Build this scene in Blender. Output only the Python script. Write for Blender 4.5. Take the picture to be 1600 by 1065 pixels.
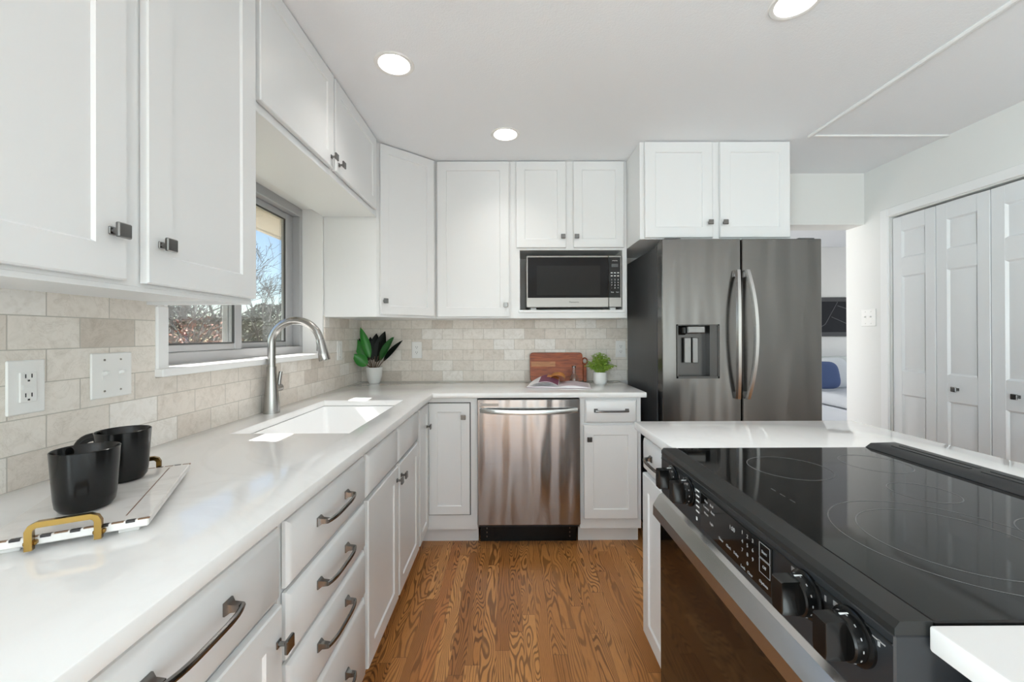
import bpy, bmesh, math, random
from mathutils import Vector, Matrix
from math import sin, cos, pi, radians as R

for o in list(bpy.data.objects):
    bpy.data.objects.remove(o)
SC = bpy.context.scene
COL = SC.collection
random.seed(7)

# ------------------------------------------------------------------ camera
cam_d = bpy.data.cameras.new('camera')
cam = bpy.data.objects.new('camera', cam_d)
COL.objects.link(cam)
yaw, pitch, roll, FPX = 0.0041, -0.0022, -0.0033, 638.98
fwd = Matrix.Rotation(-yaw, 3, 'Z') @ Matrix.Rotation(-pitch, 3, 'X') @ Vector((0, 1, 0))
rgt = Matrix.Rotation(-yaw, 3, 'Z') @ Vector((1, 0, 0))
upv = rgt.cross(fwd)
r2 = rgt * cos(roll) + upv * sin(roll)
u2 = upv * cos(roll) - rgt * sin(roll)
mw = Matrix((r2, u2, -fwd)).transposed().to_4x4()
mw.translation = (0, 0, 1.255)
cam.matrix_world = mw
cam_d.sensor_width = 36
cam_d.sensor_fit = 'HORIZONTAL'
cam_d.lens = FPX * 36 / 1600
cam_d.shift_x = 1.3 / 1600
cam_d.shift_y = -10.8 / 1600
cam_d.clip_start = 0.05
SC.camera = cam

# ------------------------------------------------------------------ light
SC.view_settings.view_transform = 'Standard'
SC.view_settings.look = 'None'
SC.view_settings.gamma = 1
SC.view_settings.exposure = 0.2
SC.view_settings.use_curve_mapping = False
SC.cycles.max_bounces = 12
SC.cycles.diffuse_bounces = 6
SC.cycles.glossy_bounces = 5
SC.cycles.transmission_bounces = 8
SC.cycles.transparent_max_bounces = 12
SC.cycles.sample_clamp_indirect = 6
SC.cycles.use_denoising = True
SC.cycles.caustics_reflective = False
SC.cycles.caustics_refractive = False

w = bpy.data.worlds.new('sky_world')
SC.world = w
w.use_nodes = True
wn = w.node_tree
sky = wn.nodes.new('ShaderNodeTexSky')
sky.sky_type = 'NISHITA'
sky.sun_disc = False
sky.sun_elevation = R(46.6)
sky.sun_rotation = R(-80)
sky.dust_density = 0.2
sky.ozone_density = 2.0
wn.links.new(sky.outputs[0], wn.nodes['Background'].inputs[0])
wn.nodes['Background'].inputs[1].default_value = 0.25

sd = bpy.data.lights.new('sun', 'SUN')
sd.energy = 44.0
sd.angle = R(0.5)
sd.color = (1, .975, .94)
sun = bpy.data.objects.new('sun', sd)
COL.objects.link(sun)
SE = R(46.6)
sdir = Vector((cos(SE) * cos(R(8)), -cos(SE) * sin(R(8)), -sin(SE)))
sun.rotation_euler = sdir.to_track_quat('-Z', 'Y').to_euler()
sun.location = (-6, 2, 6)


def area(name, loc, direction, sx, sy, power, color=(1, 1, 1)):
    d = bpy.data.lights.new(name, 'AREA')
    d.shape = 'RECTANGLE'
    d.size, d.size_y = sx, sy
    d.energy = power
    d.color = color
    o = bpy.data.objects.new(name, d)
    COL.objects.link(o)
    o.location = loc
    o.rotation_euler = Vector(direction).to_track_quat('-Z', 'Y').to_euler()
    return o


# fill lamps added in unseen openings; the living one follows the lit right wall
area('rear_window_daylight', (0.9, -3.58, .95), (0, 1, 0), 3.0, 1.7, 44, (.79, .94, 1))
area('dining_window_daylight', (2.66, -2.5, 1.15), (-1, 0, 0), 1.3, 1.5, 16, (.79, .94, 1))
area('breakfast_window_daylight', (-1.30, -1.75, 1.0), (1, 0, 0), 1.9, 1.7, 180, (.79, .94, 1))
area('living_window_daylight', (-1.36, 5.0, 1.15), (1, 0, 0), 2.0, 1.5, 60, (.94, .965, 1))
area('lounge_window_daylight', (7.58, 4.9, 1.4), (-1, 0, 0), 2.0, 1.6, 24, (.94, .965, 1))

# ------------------------------------------------------------------ materials
MATS = {}


def mat(name, color, rough=.5, metal=0., spec=.5, coat=0., bump=None, emit=None, trans=0., aniso=0., coat_rough=.05):
    if name in MATS:
        return MATS[name]
    m = bpy.data.materials.new(name)
    m.use_nodes = True
    nt = m.node_tree
    b = nt.nodes['Principled BSDF']
    b.inputs['Base Color'].default_value = (*color, 1)
    b.inputs['Roughness'].default_value = rough
    b.inputs['Metallic'].default_value = metal
    b.inputs['Specular IOR Level'].default_value = spec
    b.inputs['Coat Weight'].default_value = coat
    b.inputs['Coat Roughness'].default_value = coat_rough
    b.inputs['Transmission Weight'].default_value = trans
    b.inputs['Anisotropic'].default_value = aniso
    if emit:
        b.inputs['Emission Color'].default_value = (*emit[0], 1)
        b.inputs['Emission Strength'].default_value = emit[1]
    # a little procedural tone variation everywhere
    tc = nt.nodes.new('ShaderNodeTexCoord')
    mp = nt.nodes.new('ShaderNodeMapping')
    nt.links.new(tc.outputs['Object'], mp.inputs[0])
    nz = nt.nodes.new('ShaderNodeTexNoise')
    nt.links.new(mp.outputs[0], nz.inputs['Vector'])
    nz.inputs['Scale'].default_value = bump[0] if bump else 6
    nz.inputs['Detail'].default_value = 3
    if bump:
        if len(bump) > 2:
            mp.inputs['Scale'].default_value = bump[2]
        bp = nt.nodes.new('ShaderNodeBump')
        bp.inputs['Strength'].default_value = bump[1]
        bp.inputs['Distance'].default_value = .01
        nt.links.new(nz.outputs[0], bp.inputs['Height'])
        nt.links.new(bp.outputs[0], b.inputs['Normal'])
    else:
        mr = nt.nodes.new('ShaderNodeMapRange')
        mr.inputs['To Min'].default_value = max(0, rough - .03)
        mr.inputs['To Max'].default_value = rough + .03
        nt.links.new(nz.outputs[0], mr.inputs[0])
        nt.links.new(mr.outputs[0], b.inputs['Roughness'])
    MATS[name] = m
    return m


def nd(nt, typ, **kw):
    n = nt.nodes.new(typ)
    for k, v in kw.items():
        if k in n.inputs:
            n.inputs[k].default_value = v
        else:
            setattr(n, k, v)
    return n


def mth(nt, op, a, b=None, c=None):
    n = nt.nodes.new('ShaderNodeMath')
    n.operation = op
    for i, v in enumerate((a, b, c)):
        if v is None:
            continue
        if isinstance(v, (int, float)):
            n.inputs[i].default_value = v
        else:
            nt.links.new(v, n.inputs[i])
    return n.outputs[0]


def ramp(nt, fac, stops, interp='LINEAR'):
    n = nt.nodes.new('ShaderNodeValToRGB')
    n.color_ramp.interpolation = interp
    while len(n.color_ramp.elements) < len(stops):
        n.color_ramp.elements.new(.5)
    for e, (p, c) in zip(n.color_ramp.elements, stops):
        e.position = p
        e.color = (*c, 1)
    nt.links.new(fac, n.inputs[0])
    return n.outputs[0]


def mixc(nt, fac, a, b, mode='MIX'):
    n = nt.nodes.new('ShaderNodeMix')
    n.data_type = 'RGBA'
    n.blend_type = mode
    for sock, v in ((n.inputs[0], fac), (n.inputs[6], a), (n.inputs[7], b)):
        if isinstance(v, (int, float)):
            sock.default_value = v
        elif isinstance(v, tuple):
            sock.default_value = (*v, 1)
        else:
            nt.links.new(v, sock)
    return n.outputs[2]


def new_mat(name):
    m = bpy.data.materials.new(name)
    m.use_nodes = True
    MATS[name] = m
    return m, m.node_tree, m.node_tree.nodes['Principled BSDF']


def tile_mat(name, axis):
    m, nt, b = new_mat(name)
    geo = nd(nt, 'ShaderNodeNewGeometry')
    sp = nd(nt, 'ShaderNodeSeparateXYZ')
    nt.links.new(geo.outputs['Position'], sp.inputs[0])
    cb = nd(nt, 'ShaderNodeCombineXYZ')
    off = 0.006 if axis == 'Y' else 0.03
    nt.links.new(mth(nt, 'ADD', sp.outputs[axis], 10 + off), cb.inputs[0])
    nt.links.new(mth(nt, 'ADD', sp.outputs['Z'], -0.914 + .0778 * 20), cb.inputs[1])
    br = nd(nt, 'ShaderNodeTexBrick', offset=.5, offset_frequency=2, squash=1.0)
    br.inputs['Color1'].default_value = (0, 0, 0, 1)
    br.inputs['Color2'].default_value = (1, 1, 1, 1)
    br.inputs['Scale'].default_value = 1
    br.inputs['Mortar Size'].default_value = .0014
    br.inputs['Mortar Smooth'].default_value = .25
    br.inputs['Bias'].default_value = 0
    br.inputs['Brick Width'].default_value = .1525
    br.inputs['Row Height'].default_value = .0778
    nt.links.new(cb.outputs[0], br.inputs['Vector'])
    base = ramp(nt, br.outputs['Color'], [(0, (.60, .535, .47)), (.13, (.71, .645, .58)), (.4, (.775, .715, .65)), (.75, (.81, .76, .70)), (1, (.85, .82, .785))])
    n1 = nd(nt, 'ShaderNodeTexNoise', Scale=26, Detail=6, Roughness=.65, Distortion=.8)
    nt.links.new(geo.outputs['Position'], n1.inputs['Vector'])
    mott = ramp(nt, n1.outputs[0], [(.3, (.86, .845, .82)), (.55, (1, 1, 1)), (.8, (.93, .92, .9))])
    col = mixc(nt, 1, base, mott, 'MULTIPLY')
    n2 = nd(nt, 'ShaderNodeTexNoise', Scale=9, Detail=8, Roughness=.7, Distortion=1.5)
    nt.links.new(geo.outputs['Position'], n2.inputs['Vector'])
    vein = ramp(nt, n2.outputs[0], [(.485, (1, 1, 1)), (.5, (.80, .78, .75)), (.515, (1, 1, 1))])
    col = mixc(nt, .6, col, vein, 'MULTIPLY')
    col = mixc(nt, br.outputs['Fac'], col, (.50, .465, .41))
    nt.links.new(col, b.inputs['Base Color'])
    b.inputs['Roughness'].default_value = .42
    bp = nd(nt, 'ShaderNodeBump')
    bp.inputs['Strength'].default_value = .5
    bp.inputs['Distance'].default_value = .003
    pit = ramp(nt, n1.outputs[0], [(.28, (.6, .6, .6)), (.4, (1, 1, 1))])
    h = mth(nt, 'SUBTRACT', pit, mth(nt, 'MULTIPLY', br.outputs['Fac'], 1.0))
    nt.links.new(h, bp.inputs['Height'])
    nt.links.new(bp.outputs[0], b.inputs['Normal'])
    return m


def oak_mat():
    m, nt, b = new_mat('oak_floor')
    geo = nd(nt, 'ShaderNodeNewGeometry')
    sp = nd(nt, 'ShaderNodeSeparateXYZ')
    nt.links.new(geo.outputs['Position'], sp.inputs[0])
    X, Y = sp.outputs[0], sp.outputs[1]
    pw, pl = .057, .85
    xs = mth(nt, 'DIVIDE', mth(nt, 'ADD', X, 5.02), pw)
    ix = mth(nt, 'FLOOR', xs)
    fx = mth(nt, 'FRACT', xs)
    w1 = nd(nt, 'ShaderNodeTexWhiteNoise', noise_dimensions='1D')
    nt.links.new(ix, w1.inputs['W'])
    ys = mth(nt, 'ADD', mth(nt, 'DIVIDE', Y, pl), mth(nt, 'MULTIPLY', w1.outputs['Value'], 7.3))
    iy = mth(nt, 'FLOOR', ys)
    fy = mth(nt, 'FRACT', ys)
    cb = nd(nt, 'ShaderNodeCombineXYZ')
    nt.links.new(ix, cb.inputs[0]); nt.links.new(iy, cb.inputs[1])
    w2 = nd(nt, 'ShaderNodeTexWhiteNoise', noise_dimensions='2D')
    nt.links.new(cb.outputs[0], w2.inputs['Vector'])
    rnd = w2.outputs['Value']
    rs = nd(nt, 'ShaderNodeSeparateColor')
    nt.links.new(w2.outputs['Color'], rs.inputs[0])
    # cathedral grain: contour lines of a stretched noise field, different on each plank
    gx = mth(nt, 'ADD', mth(nt, 'MULTIPLY', X, 13), mth(nt, 'MULTIPLY', rnd, 173))
    gy = mth(nt, 'ADD', mth(nt, 'MULTIPLY', Y, 2.1), mth(nt, 'MULTIPLY', rs.outputs[0], 91))
    cg = nd(nt, 'ShaderNodeCombineXYZ')
    nt.links.new(gx, cg.inputs[0]); nt.links.new(gy, cg.inputs[1])
    ng = nd(nt, 'ShaderNodeTexNoise', Scale=1, Detail=1.4, Roughness=.45, Distortion=.25)
    nt.links.new(cg.outputs[0], ng.inputs['Vector'])
    freq = mth(nt, 'ADD', mth(nt, 'MULTIPLY', rs.outputs[1], 90), 80)
    sn = mth(nt, 'SINE', mth(nt, 'ADD', mth(nt, 'MULTIPLY', ng.outputs[0], freq), mth(nt, 'MULTIPLY', X, mth(nt, 'MULTIPLY', rs.outputs[2], 900))))
    grain = ramp(nt, mth(nt, 'ADD', mth(nt, 'MULTIPLY', sn, .5), .5), [(.48, (0, 0, 0)), (.86, (1, 1, 1))])
    # fine pores
    cp = nd(nt, 'ShaderNodeCombineXYZ')
    nt.links.new(mth(nt, 'MULTIPLY', X, 520), cp.inputs[0])
    nt.links.new(mth(nt, 'MULTIPLY', Y, 22), cp.inputs[1])
    npz = nd(nt, 'ShaderNodeTexNoise', Scale=1, Detail=2)
    nt.links.new(cp.outputs[0], npz.inputs['Vector'])
    pore = ramp(nt, npz.outputs[0], [(.35, (.72, .72, .72)), (.55, (1, 1, 1))])
    plank = ramp(nt, rnd, [(0, (.38, .148, .038)), (.3, (.48, .203, .056)), (.65, (.55, .245, .074)), (.9, (.63, .300, .098)), (1, (.49, .185, .048))])
    dark = mixc(nt, 1, plank, (.27, .22, .18), 'MULTIPLY')
    amt = mth(nt, 'MULTIPLY', grain, mth(nt, 'ADD', mth(nt, 'MULTIPLY', rs.outputs[1], .4), .5))
    col = mixc(nt, amt, plank, dark)
    col = mixc(nt, .55, col, pore, 'MULTIPLY')
    ex = mth(nt, 'MINIMUM', fx, mth(nt, 'SUBTRACT', 1.0, fx))
    ey = mth(nt, 'MINIMUM', fy, mth(nt, 'SUBTRACT', 1.0, fy))
    seam = mth(nt, 'MAXIMUM', mth(nt, 'LESS_THAN', ex, .012), mth(nt, 'LESS_THAN', ey, .0012))
    col = mixc(nt, mth(nt, 'MULTIPLY', seam, .6), col, (.09, .035, .012))
    nt.links.new(col, b.inputs['Base Color'])
    b.inputs['Roughness'].default_value = .32
    bp = nd(nt, 'ShaderNodeBump')
    bp.inputs['Strength'].default_value = .12
    bp.inputs['Distance'].default_value = .002
    nt.links.new(mth(nt, 'SUBTRACT', mth(nt, 'MULTIPLY', grain, -.4), seam), bp.inputs['Height'])
    nt.links.new(bp.outputs[0], b.inputs['Normal'])
    return m


def quartz_mat(name, c0, c1, vein=.45):
    m, nt, b = new_mat(name)
    geo = nd(nt, 'ShaderNodeNewGeometry')
    n = nd(nt, 'ShaderNodeTexNoise', Scale=2.2, Detail=7, Roughness=.55, Distortion=1.8)
    nt.links.new(geo.outputs['Position'], n.inputs['Vector'])
    v = ramp(nt, n.outputs[0], [(.46, (0, 0, 0)), (.497, (1, 1, 1)), (.503, (1, 1, 1)), (.54, (0, 0, 0))])
    n2 = nd(nt, 'ShaderNodeTexNoise', Scale=1.3, Detail=2)
    nt.links.new(geo.outputs['Position'], n2.inputs['Vector'])
    f = mth(nt, 'MULTIPLY', v, mth(nt, 'MULTIPLY', n2.outputs[0], vein))
    nt.links.new(mixc(nt, f, c0, c1), b.inputs['Base Color'])
    b.inputs['Roughness'].default_value = .022
    b.inputs['Specular IOR Level'].default_value = .6
    return m


def wood_mat(name, light, darkc, scale=9, axis=(1, 8, 8)):
    m, nt, b = new_mat(name)
    tc = nd(nt, 'ShaderNodeTexCoord')
    mp = nd(nt, 'ShaderNodeMapping')
    mp.inputs['Scale'].default_value = axis
    nt.links.new(tc.outputs['Object'], mp.inputs[0])
    n = nd(nt, 'ShaderNodeTexNoise', Scale=scale, Detail=5, Distortion=.6)
    nt.links.new(mp.outputs[0], n.inputs['Vector'])
    nt.links.new(ramp(nt, n.outputs[0], [(.35, darkc), (.62, light)]), b.inputs['Base Color'])
    b.inputs['Roughness'].default_value = .4
    return m


def brushed(name, color, rough, stretch=(1, 1, 90), wavy=0.0, along='Z'):
    """brushed sheet metal: fine scratches plus, if wavy, the slow waves of thin sheet"""
    m, nt, b = new_mat(name)
    b.inputs['Metallic'].default_value = 1
    tc = nd(nt, 'ShaderNodeTexCoord')
    mp = nd(nt, 'ShaderNodeMapping')
    mp.inputs['Scale'].default_value = stretch
    nt.links.new(tc.outputs['Object'], mp.inputs[0])
    n = nd(nt, 'ShaderNodeTexNoise', Scale=7, Detail=4)
    nt.links.new(mp.outputs[0], n.inputs['Vector'])
    rr = nd(nt, 'ShaderNodeMapRange')
    rr.inputs['To Min'].default_value = rough - .05
    rr.inputs['To Max'].default_value = rough + .06
    nt.links.new(n.outputs[0], rr.inputs[0])
    nt.links.new(rr.outputs[0], b.inputs['Roughness'])
    c = ramp(nt, n.outputs[0], [(.3, tuple(x * .93 for x in color)), (.7, color)])
    nt.links.new(c, b.inputs['Base Color'])
    if wavy:
        mp2 = nd(nt, 'ShaderNodeMapping')
        mp2.inputs['Scale'].default_value = (5.5, 1, .75)
        nt.links.new(tc.outputs['Object'], mp2.inputs[0])
        n2 = nd(nt, 'ShaderNodeTexNoise', Scale=1.6, Detail=1)
        nt.links.new(mp2.outputs[0], n2.inputs['Vector'])
        bp = nd(nt, 'ShaderNodeBump')
        bp.inputs['Strength'].default_value = wavy
        bp.inputs['Distance'].default_value = .05
        nt.links.new(n2.outputs[0], bp.inputs['Height'])
        nt.links.new(bp.outputs[0], b.inputs['Normal'])
    return m


def pane_mat():
    m, nt, b = new_mat('clear_glass')
    b.inputs['Base Color'].default_value = (1, 1, 1, 1)
    b.inputs['Roughness'].default_value = 0
    b.inputs['IOR'].default_value = 1.45
    tr = nd(nt, 'ShaderNodeBsdfTransparent')
    tr.inputs[0].default_value = (.97, .98, .975, 1)
    gl = nd(nt, 'ShaderNodeBsdfGlossy')
    gl.inputs['Roughness'].default_value = .02
    fr = nd(nt, 'ShaderNodeFresnel')
    mx = nd(nt, 'ShaderNodeMixShader')
    nt.links.new(mth(nt, 'MULTIPLY', fr.outputs[0], .6), mx.inputs[0])
    nt.links.new(tr.outputs[0], mx.inputs[1])
    nt.links.new(gl.outputs[0], mx.inputs[2])
    out = nt.nodes['Material Output']
    nt.links.new(mx.outputs[0], out.inputs[0])
    return m


WHITE = mat('cabinet_paint', (.765, .765, .765), .33)
WALLP = mat('wall_paint', (.76, .755, .735), .6)
CEILP = mat('ceiling_paint', (.85, .858, .88), .75, bump=(160, .12))
TRIMP = mat('trim_paint', (.82, .815, .81), .35)
DOORP = mat('door_paint', (.74, .745, .755), .4)
PLATE = mat('white_plastic', (.82, .81, .79), .3)
SLOT = mat('dark_slot', (.03, .03, .03), .5)
NICKEL = mat('dark_nickel', (.21, .205, .20), .24, metal=1)
STEEL = brushed('brushed_steel', (.56, .55, .53), .27)
FAUC = mat('faucet_steel', (.40, .39, .375), .25, metal=1)
DWST = brushed('dishwasher_steel', (.42, .405, .40), .2, wavy=.35)
DARKST = brushed('dark_stainless', (.168, .159, .153), .22, wavy=.18)
HANDST = brushed('handle_steel', (.60, .59, .58), .24)
CASE = mat('fridge_case', (.05, .05, .052), .38)
BLACKG = mat('black_glass', (.004, .004, .004), .05, spec=.32)
BLACKM = mat('black_enamel', (.018, .019, .021), .32, spec=.35)
BLACKP = mat('black_plastic', (.003, .003, .003), .2, spec=.32)
RANGEM = mat('range_lip_metal', (.026, .026, .025), .34, metal=.4, spec=.32)
OVENG = mat('oven_glass', (.006, .004, .003), .05)
RING = mat('burner_print', (.10, .10, .10), .3)
PRINT = mat('white_print', (.75, .75, .75), .5)
DPRINT = mat('dark_print', (.04, .04, .04), .5)
GOLD = mat('polished_brass', (.34, .205, .058), .2, metal=1)
MUG = mat('black_stoneware', (.004, .004, .004), .2, spec=.35)
MARBLE = quartz_mat('tray_marble', (.80, .775, .75), (.55, .52, .50))
STRIPE = mat('inlay_brown', (.20, .11, .06), .4)
STRIPEB = mat('inlay_black', (.03, .025, .025), .4)
QUARTZ = quartz_mat('white_quartz', (.82, .81, .80), (.62, .60, .58), .22)
SINKM = mat('white_sink', (.88, .88, .88), .12)
TILEL = tile_mat('marble_tile_left', 'Y')
TILEB = tile_mat('marble_tile_back', 'X')
OAK = oak_mat()
GLASS = pane_mat()
ALU = mat('window_aluminium', (.44, .44, .45), .4, metal=.3)
ALUD = mat('window_gasket', (.05, .05, .05), .5)
LAMP = mat('lamp_diffuser', (.9, .9, .9), .5, emit=((1, .955, .90), 125))
LEAF = mat('dark_green_leaf', (.012, .095, .015), .35)
LEAF2 = mat('bright_green_leaf', (.022, .20, .018), .35)
LEAFD = mat('deep_plum_leaf', (.006, .008, .006), .5, spec=.2)
STEM = mat('plant_stem', (.12, .07, .04), .6)
HERB = mat('herb_leaf', (.30, .46, .06), .5)
SOIL = mat('soil', (.03, .02, .015), .9)
POT = mat('white_ceramic', (.78, .78, .76), .35)
BOARD = wood_mat('cherry_board', (.38, .088, .022), (.19, .036, .010))
BOARD2 = wood_mat('light_wood_inlay', (.50, .22, .09), (.36, .14, .05))
PAPER = mat('paper', (.80, .77, .78), .6)
PLUM = mat('plum_print', (.16, .04, .09), .5)
ORANGE = mat('orange_print', (.60, .25, .06), .5)
LILAC = mat('lilac_print', (.62, .55, .60), .5)
CLEAR = mat('bottle_glass', (.92, .95, .95), .02, trans=1)
SOFA = mat('sofa_fabric', (.60, .62, .66), .9, bump=(220, .2))
SAGE = mat('pale_sage_fabric', (.60, .64, .62), .9, bump=(220, .2))
BLUE = mat('blue_fabric', (.07, .11, .24), .9, bump=(120, .3))
ART = mat('dark_art', (.022, .023, .027), .7, spec=.2)
ARTL = mat('art_lines', (.10, .10, .11), .6)
FRAME = mat('grey_frame', (.06, .06, .064), .5, spec=.3)
EAVE = wood_mat('eave_boards', (.46, .42, .36), (.39, .35, .29), 3, (9, 1, 1))
BARK = mat('bark', (.05, .042, .036), .9, bump=(30, .5))
BARKG = mat('grey_bark', (.085, .08, .08), .9, bump=(30, .5))
RUST = mat('rust_leaf', (.27, .11, .075), .8)
GRASS = mat('dry_grass', (.125, .125, .085), .95, bump=(12, .6))
HEDGE = mat('hedge_leaf', (.055, .062, .034), .9)
EVERG = mat('evergreen_leaf', (.025, .036, .02), .9)
PAVE = mat('pale_paving', (.22, .24, .27), .9)


# ------------------------------------------------------------------ mesh builder
class MB:
    def __init__(self):
        self.bm = bmesh.new()
        self.mats = []

    def mi(self, m):
        if m is None:
            return 0
        if m not in self.mats:
            self.mats.append(m)
        return self.mats.index(m)

    def _new(self, f0, m):
        if m:
            i = self.mi(m)
            self.bm.faces.ensure_lookup_table()
            for k in range(f0, len(self.bm.faces)):
                self.bm.faces[k].material_index = i

    def box(self, x0, x1, y0, y1, z0, z1, bev=0., m=None, M=None, seg=1):
        f0 = len(self.bm.faces)
        bm2 = bmesh.new()
        bmesh.ops.create_cube(bm2, size=1)
        for v in bm2.verts:
            v.co = Vector(((x0 + x1) / 2 + v.co.x * (x1 - x0), (y0 + y1) / 2 + v.co.y * (y1 - y0), (z0 + z1) / 2 + v.co.z * (z1 - z0)))
        if bev:
            bmesh.ops.bevel(bm2, geom=list(bm2.edges), offset=bev, segments=seg, profile=.5, affect='EDGES')
        if M is not None:
            bmesh.ops.transform(bm2, matrix=M, verts=bm2.verts)
        self.merge(bm2, f0, m)
        return self

    def merge(self, bm2, f0, m):
        me = bpy.data.meshes.new('tmp')
        bm2.to_mesh(me)
        bm2.free()
        self.bm.from_mesh(me)
        bpy.data.meshes.remove(me)
        self.bm.faces.ensure_lookup_table()
        self._new(f0, m)

    def loops(self, rings, m=None, cap0=False, cap1=False, closed=True):
        """skin a list of equally long vertex rings"""
        vr = [[self.bm.verts.new(p) for p in ring] for ring in rings]
        n = len(vr[0])
        fs = []
        for a, b in zip(vr[:-1], vr[1:]):
            for i in range(n if closed else n - 1):
                j = (i + 1) % n
                fs.append(self.bm.faces.new((a[i], a[j], b[j], b[i])))
        if cap0:
            fs.append(self.bm.faces.new(vr[0][::-1]))
        if cap1:
            fs.append(self.bm.faces.new(vr[-1]))
        if m:
            i = self.mi(m)
            for f in fs:
                f.material_index = i
        return self

    def lathe(self, prof, c=(0, 0, 0), n=40, m=None, cap0=False, cap1=False, M=None):
        rings = []
        for r, z in prof:
            ring = [Vector((r * cos(2 * pi * i / n), r * sin(2 * pi * i / n), z)) for i in range(n)]
            rings.append([(M @ p if M is not None else p + Vector(c)) for p in ring])
        return self.loops(rings, m, cap0, cap1)

    def tube(self, pts, rad, n=12, m=None, caps=True, flat=None, ref=None):
        """rad: number or list; flat=(a,b): oval section scale"""
        pts = [Vector(p) for p in pts]
        rings = []
        rf = Vector(ref) if ref else None
        for i, p in enumerate(pts):
            t = (pts[min(i + 1, len(pts) - 1)] - pts[max(i - 1, 0)]).normalized()
            if rf is None:
                rf = Vector((0, 0, 1)) if abs(t.z) < .9 else Vector((1, 0, 0))
            a = (rf - t * rf.dot(t)).normalized()
            if not ref:
                rf = a
            b = t.cross(a)
            r = rad[i] if isinstance(rad, (list, tuple)) else rad
            fa, fb = flat if flat else (1, 1)
            if n == 4:
                q = [(1, 1), (-1, 1), (-1, -1), (1, -1)]
                rings.append([p + a * (r * fa * s) + b * (r * fb * u) for s, u in q])
            else:
                rings.append([p + a * (r * fa * cos(2 * pi * k / n)) + b * (r * fb * sin(2 * pi * k / n)) for k in range(n)])
        return self.loops(rings, m, caps, caps)

    def prism(self, poly, z0, z1, m=None, bev=0., M=None):
        f0 = len(self.bm.faces)
        bm2 = bmesh.new()
        vs = [bm2.verts.new((x, y, z0)) for x, y in poly]
        f = bm2.faces.new(vs)
        r = bmesh.ops.extrude_face_region(bm2, geom=[f])
        for g in r['geom']:
            if isinstance(g, bmesh.types.BMVert):
                g.co.z = z1
        bmesh.ops.recalc_face_normals(bm2, faces=bm2.faces)
        if bev:
            bmesh.ops.bevel(bm2, geom=list(bm2.edges), offset=bev, segments=1, affect='EDGES')
        if M is not None:
            bmesh.ops.transform(bm2, matrix=M, verts=bm2.verts)
        self.merge(bm2, f0, m)
        return self

    def panel(self, x0, x1, z0, z1, prof, y0=0., m=None, back=True):
        """concentric rectangular loops facing -y; prof = [(inset, y)...], last ring capped"""
        rings = []
        for ins, y in prof:
            rings.append([Vector((x0 + ins, y0 + y, z0 + ins)), Vector((x1 - ins, y0 + y, z0 + ins)), Vector((x1 - ins, y0 + y, z1 - ins)), Vector((x0 + ins, y0 + y, z1 - ins))])
        return self.loops(rings, m, back, True)

    def text(self, s, size, M, m, depth=.0004, align='CENTER'):
        cu = bpy.data.curves.new('t', 'FONT')
        cu.body = s
        cu.size = size
        cu.align_x = align
        cu.align_y = 'CENTER'
        cu.extrude = depth
        cu.resolution_u = 3
        o = bpy.data.objects.new('t', cu)
        COL.objects.link(o)
        me = bpy.data.meshes.new_from_object(o)
        bpy.data.objects.remove(o)
        me.transform(M)
        f0 = len(self.bm.faces)
        self.bm.from_mesh(me)
        bpy.data.meshes.remove(me)
        self.bm.faces.ensure_lookup_table()
        self._new(f0, m)
        return self

    def slab(self, xs, ys, keep, z0, z1, bev=.003, m=None):
        """flat worktop from a grid of cells"""
        f0 = len(self.bm.faces)
        bm2 = bmesh.new()
        V = {}
        for i, x in enumerate(xs):
            for j, y in enumerate(ys):
                V[i, j] = bm2.verts.new((x, y, z1))
        for i in range(len(xs) - 1):
            for j in range(len(ys) - 1):
                if keep(i, j):
                    bm2.faces.new((V[i, j], V[i + 1, j], V[i + 1, j + 1], V[i, j + 1]))
        for v in [v for v in bm2.verts if not v.link_faces]:
            bm2.verts.remove(v)
        r = bmesh.ops.extrude_face_region(bm2, geom=list(bm2.faces))
        top = [g for g in r['geom'] if isinstance(g, bmesh.types.BMVert)]
        for v in top:
            v.co.z = z0
        bmesh.ops.recalc_face_normals(bm2, faces=bm2.faces)
        es = [e for e in bm2.edges if len(e.link_faces) == 2 and e.calc_face_angle(0) > 1]
        bmesh.ops.bevel(bm2, geom=es, offset=bev, segments=2, profile=.5, affect='EDGES')
        self.merge(bm2, f0, m)
        return self

    def build(self, name, m, parent=None, smooth=35, recalc=True):
        bm = self.bm
        if recalc:
            bmesh.ops.recalc_face_normals(bm, faces=bm.faces)
        for f in bm.faces:
            f.smooth = True
        a = R(smooth)
        for e in bm.edges:
            if len(e.link_faces) != 2 or e.calc_face_angle(0) > a:
                e.smooth = False
        me = bpy.data.meshes.new(name)
        bm.to_mesh(me)
        bm.free()
        if self.mats:
            for mm in self.mats:
                me.materials.append(mm)
        else:
            me.materials.append(m)
        o = bpy.data.objects.new(name, me)
        COL.objects.link(o)
        if parent:
            o.parent = parent
        return o


def mbm(m):
    b = MB()
    b.mi(m)
    return b


def thing(name, label, cat, loc=(0, 0, 0), rz=0., group=None):
    o = bpy.data.objects.new(name, None)
    o.empty_display_size = .05
    COL.objects.link(o)
    o.location = loc
    o.rotation_euler = (0, 0, rz)
    return tag(o, label, cat, group)


def tag(o, label, cat, group=None):
    o['label'] = label
    o['category'] = cat
    if group:
        o['group'] = group
    return o


def struct(o, label=None):
    o['kind'] = 'structure'
    if label:
        o['label'] = label
        o['category'] = o.name.split('_')[0]
    return o


WL, WB, WR, ZC = -1.107, 3.050, 2.555, 2.409
CT, CB_ = .914, .884

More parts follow.
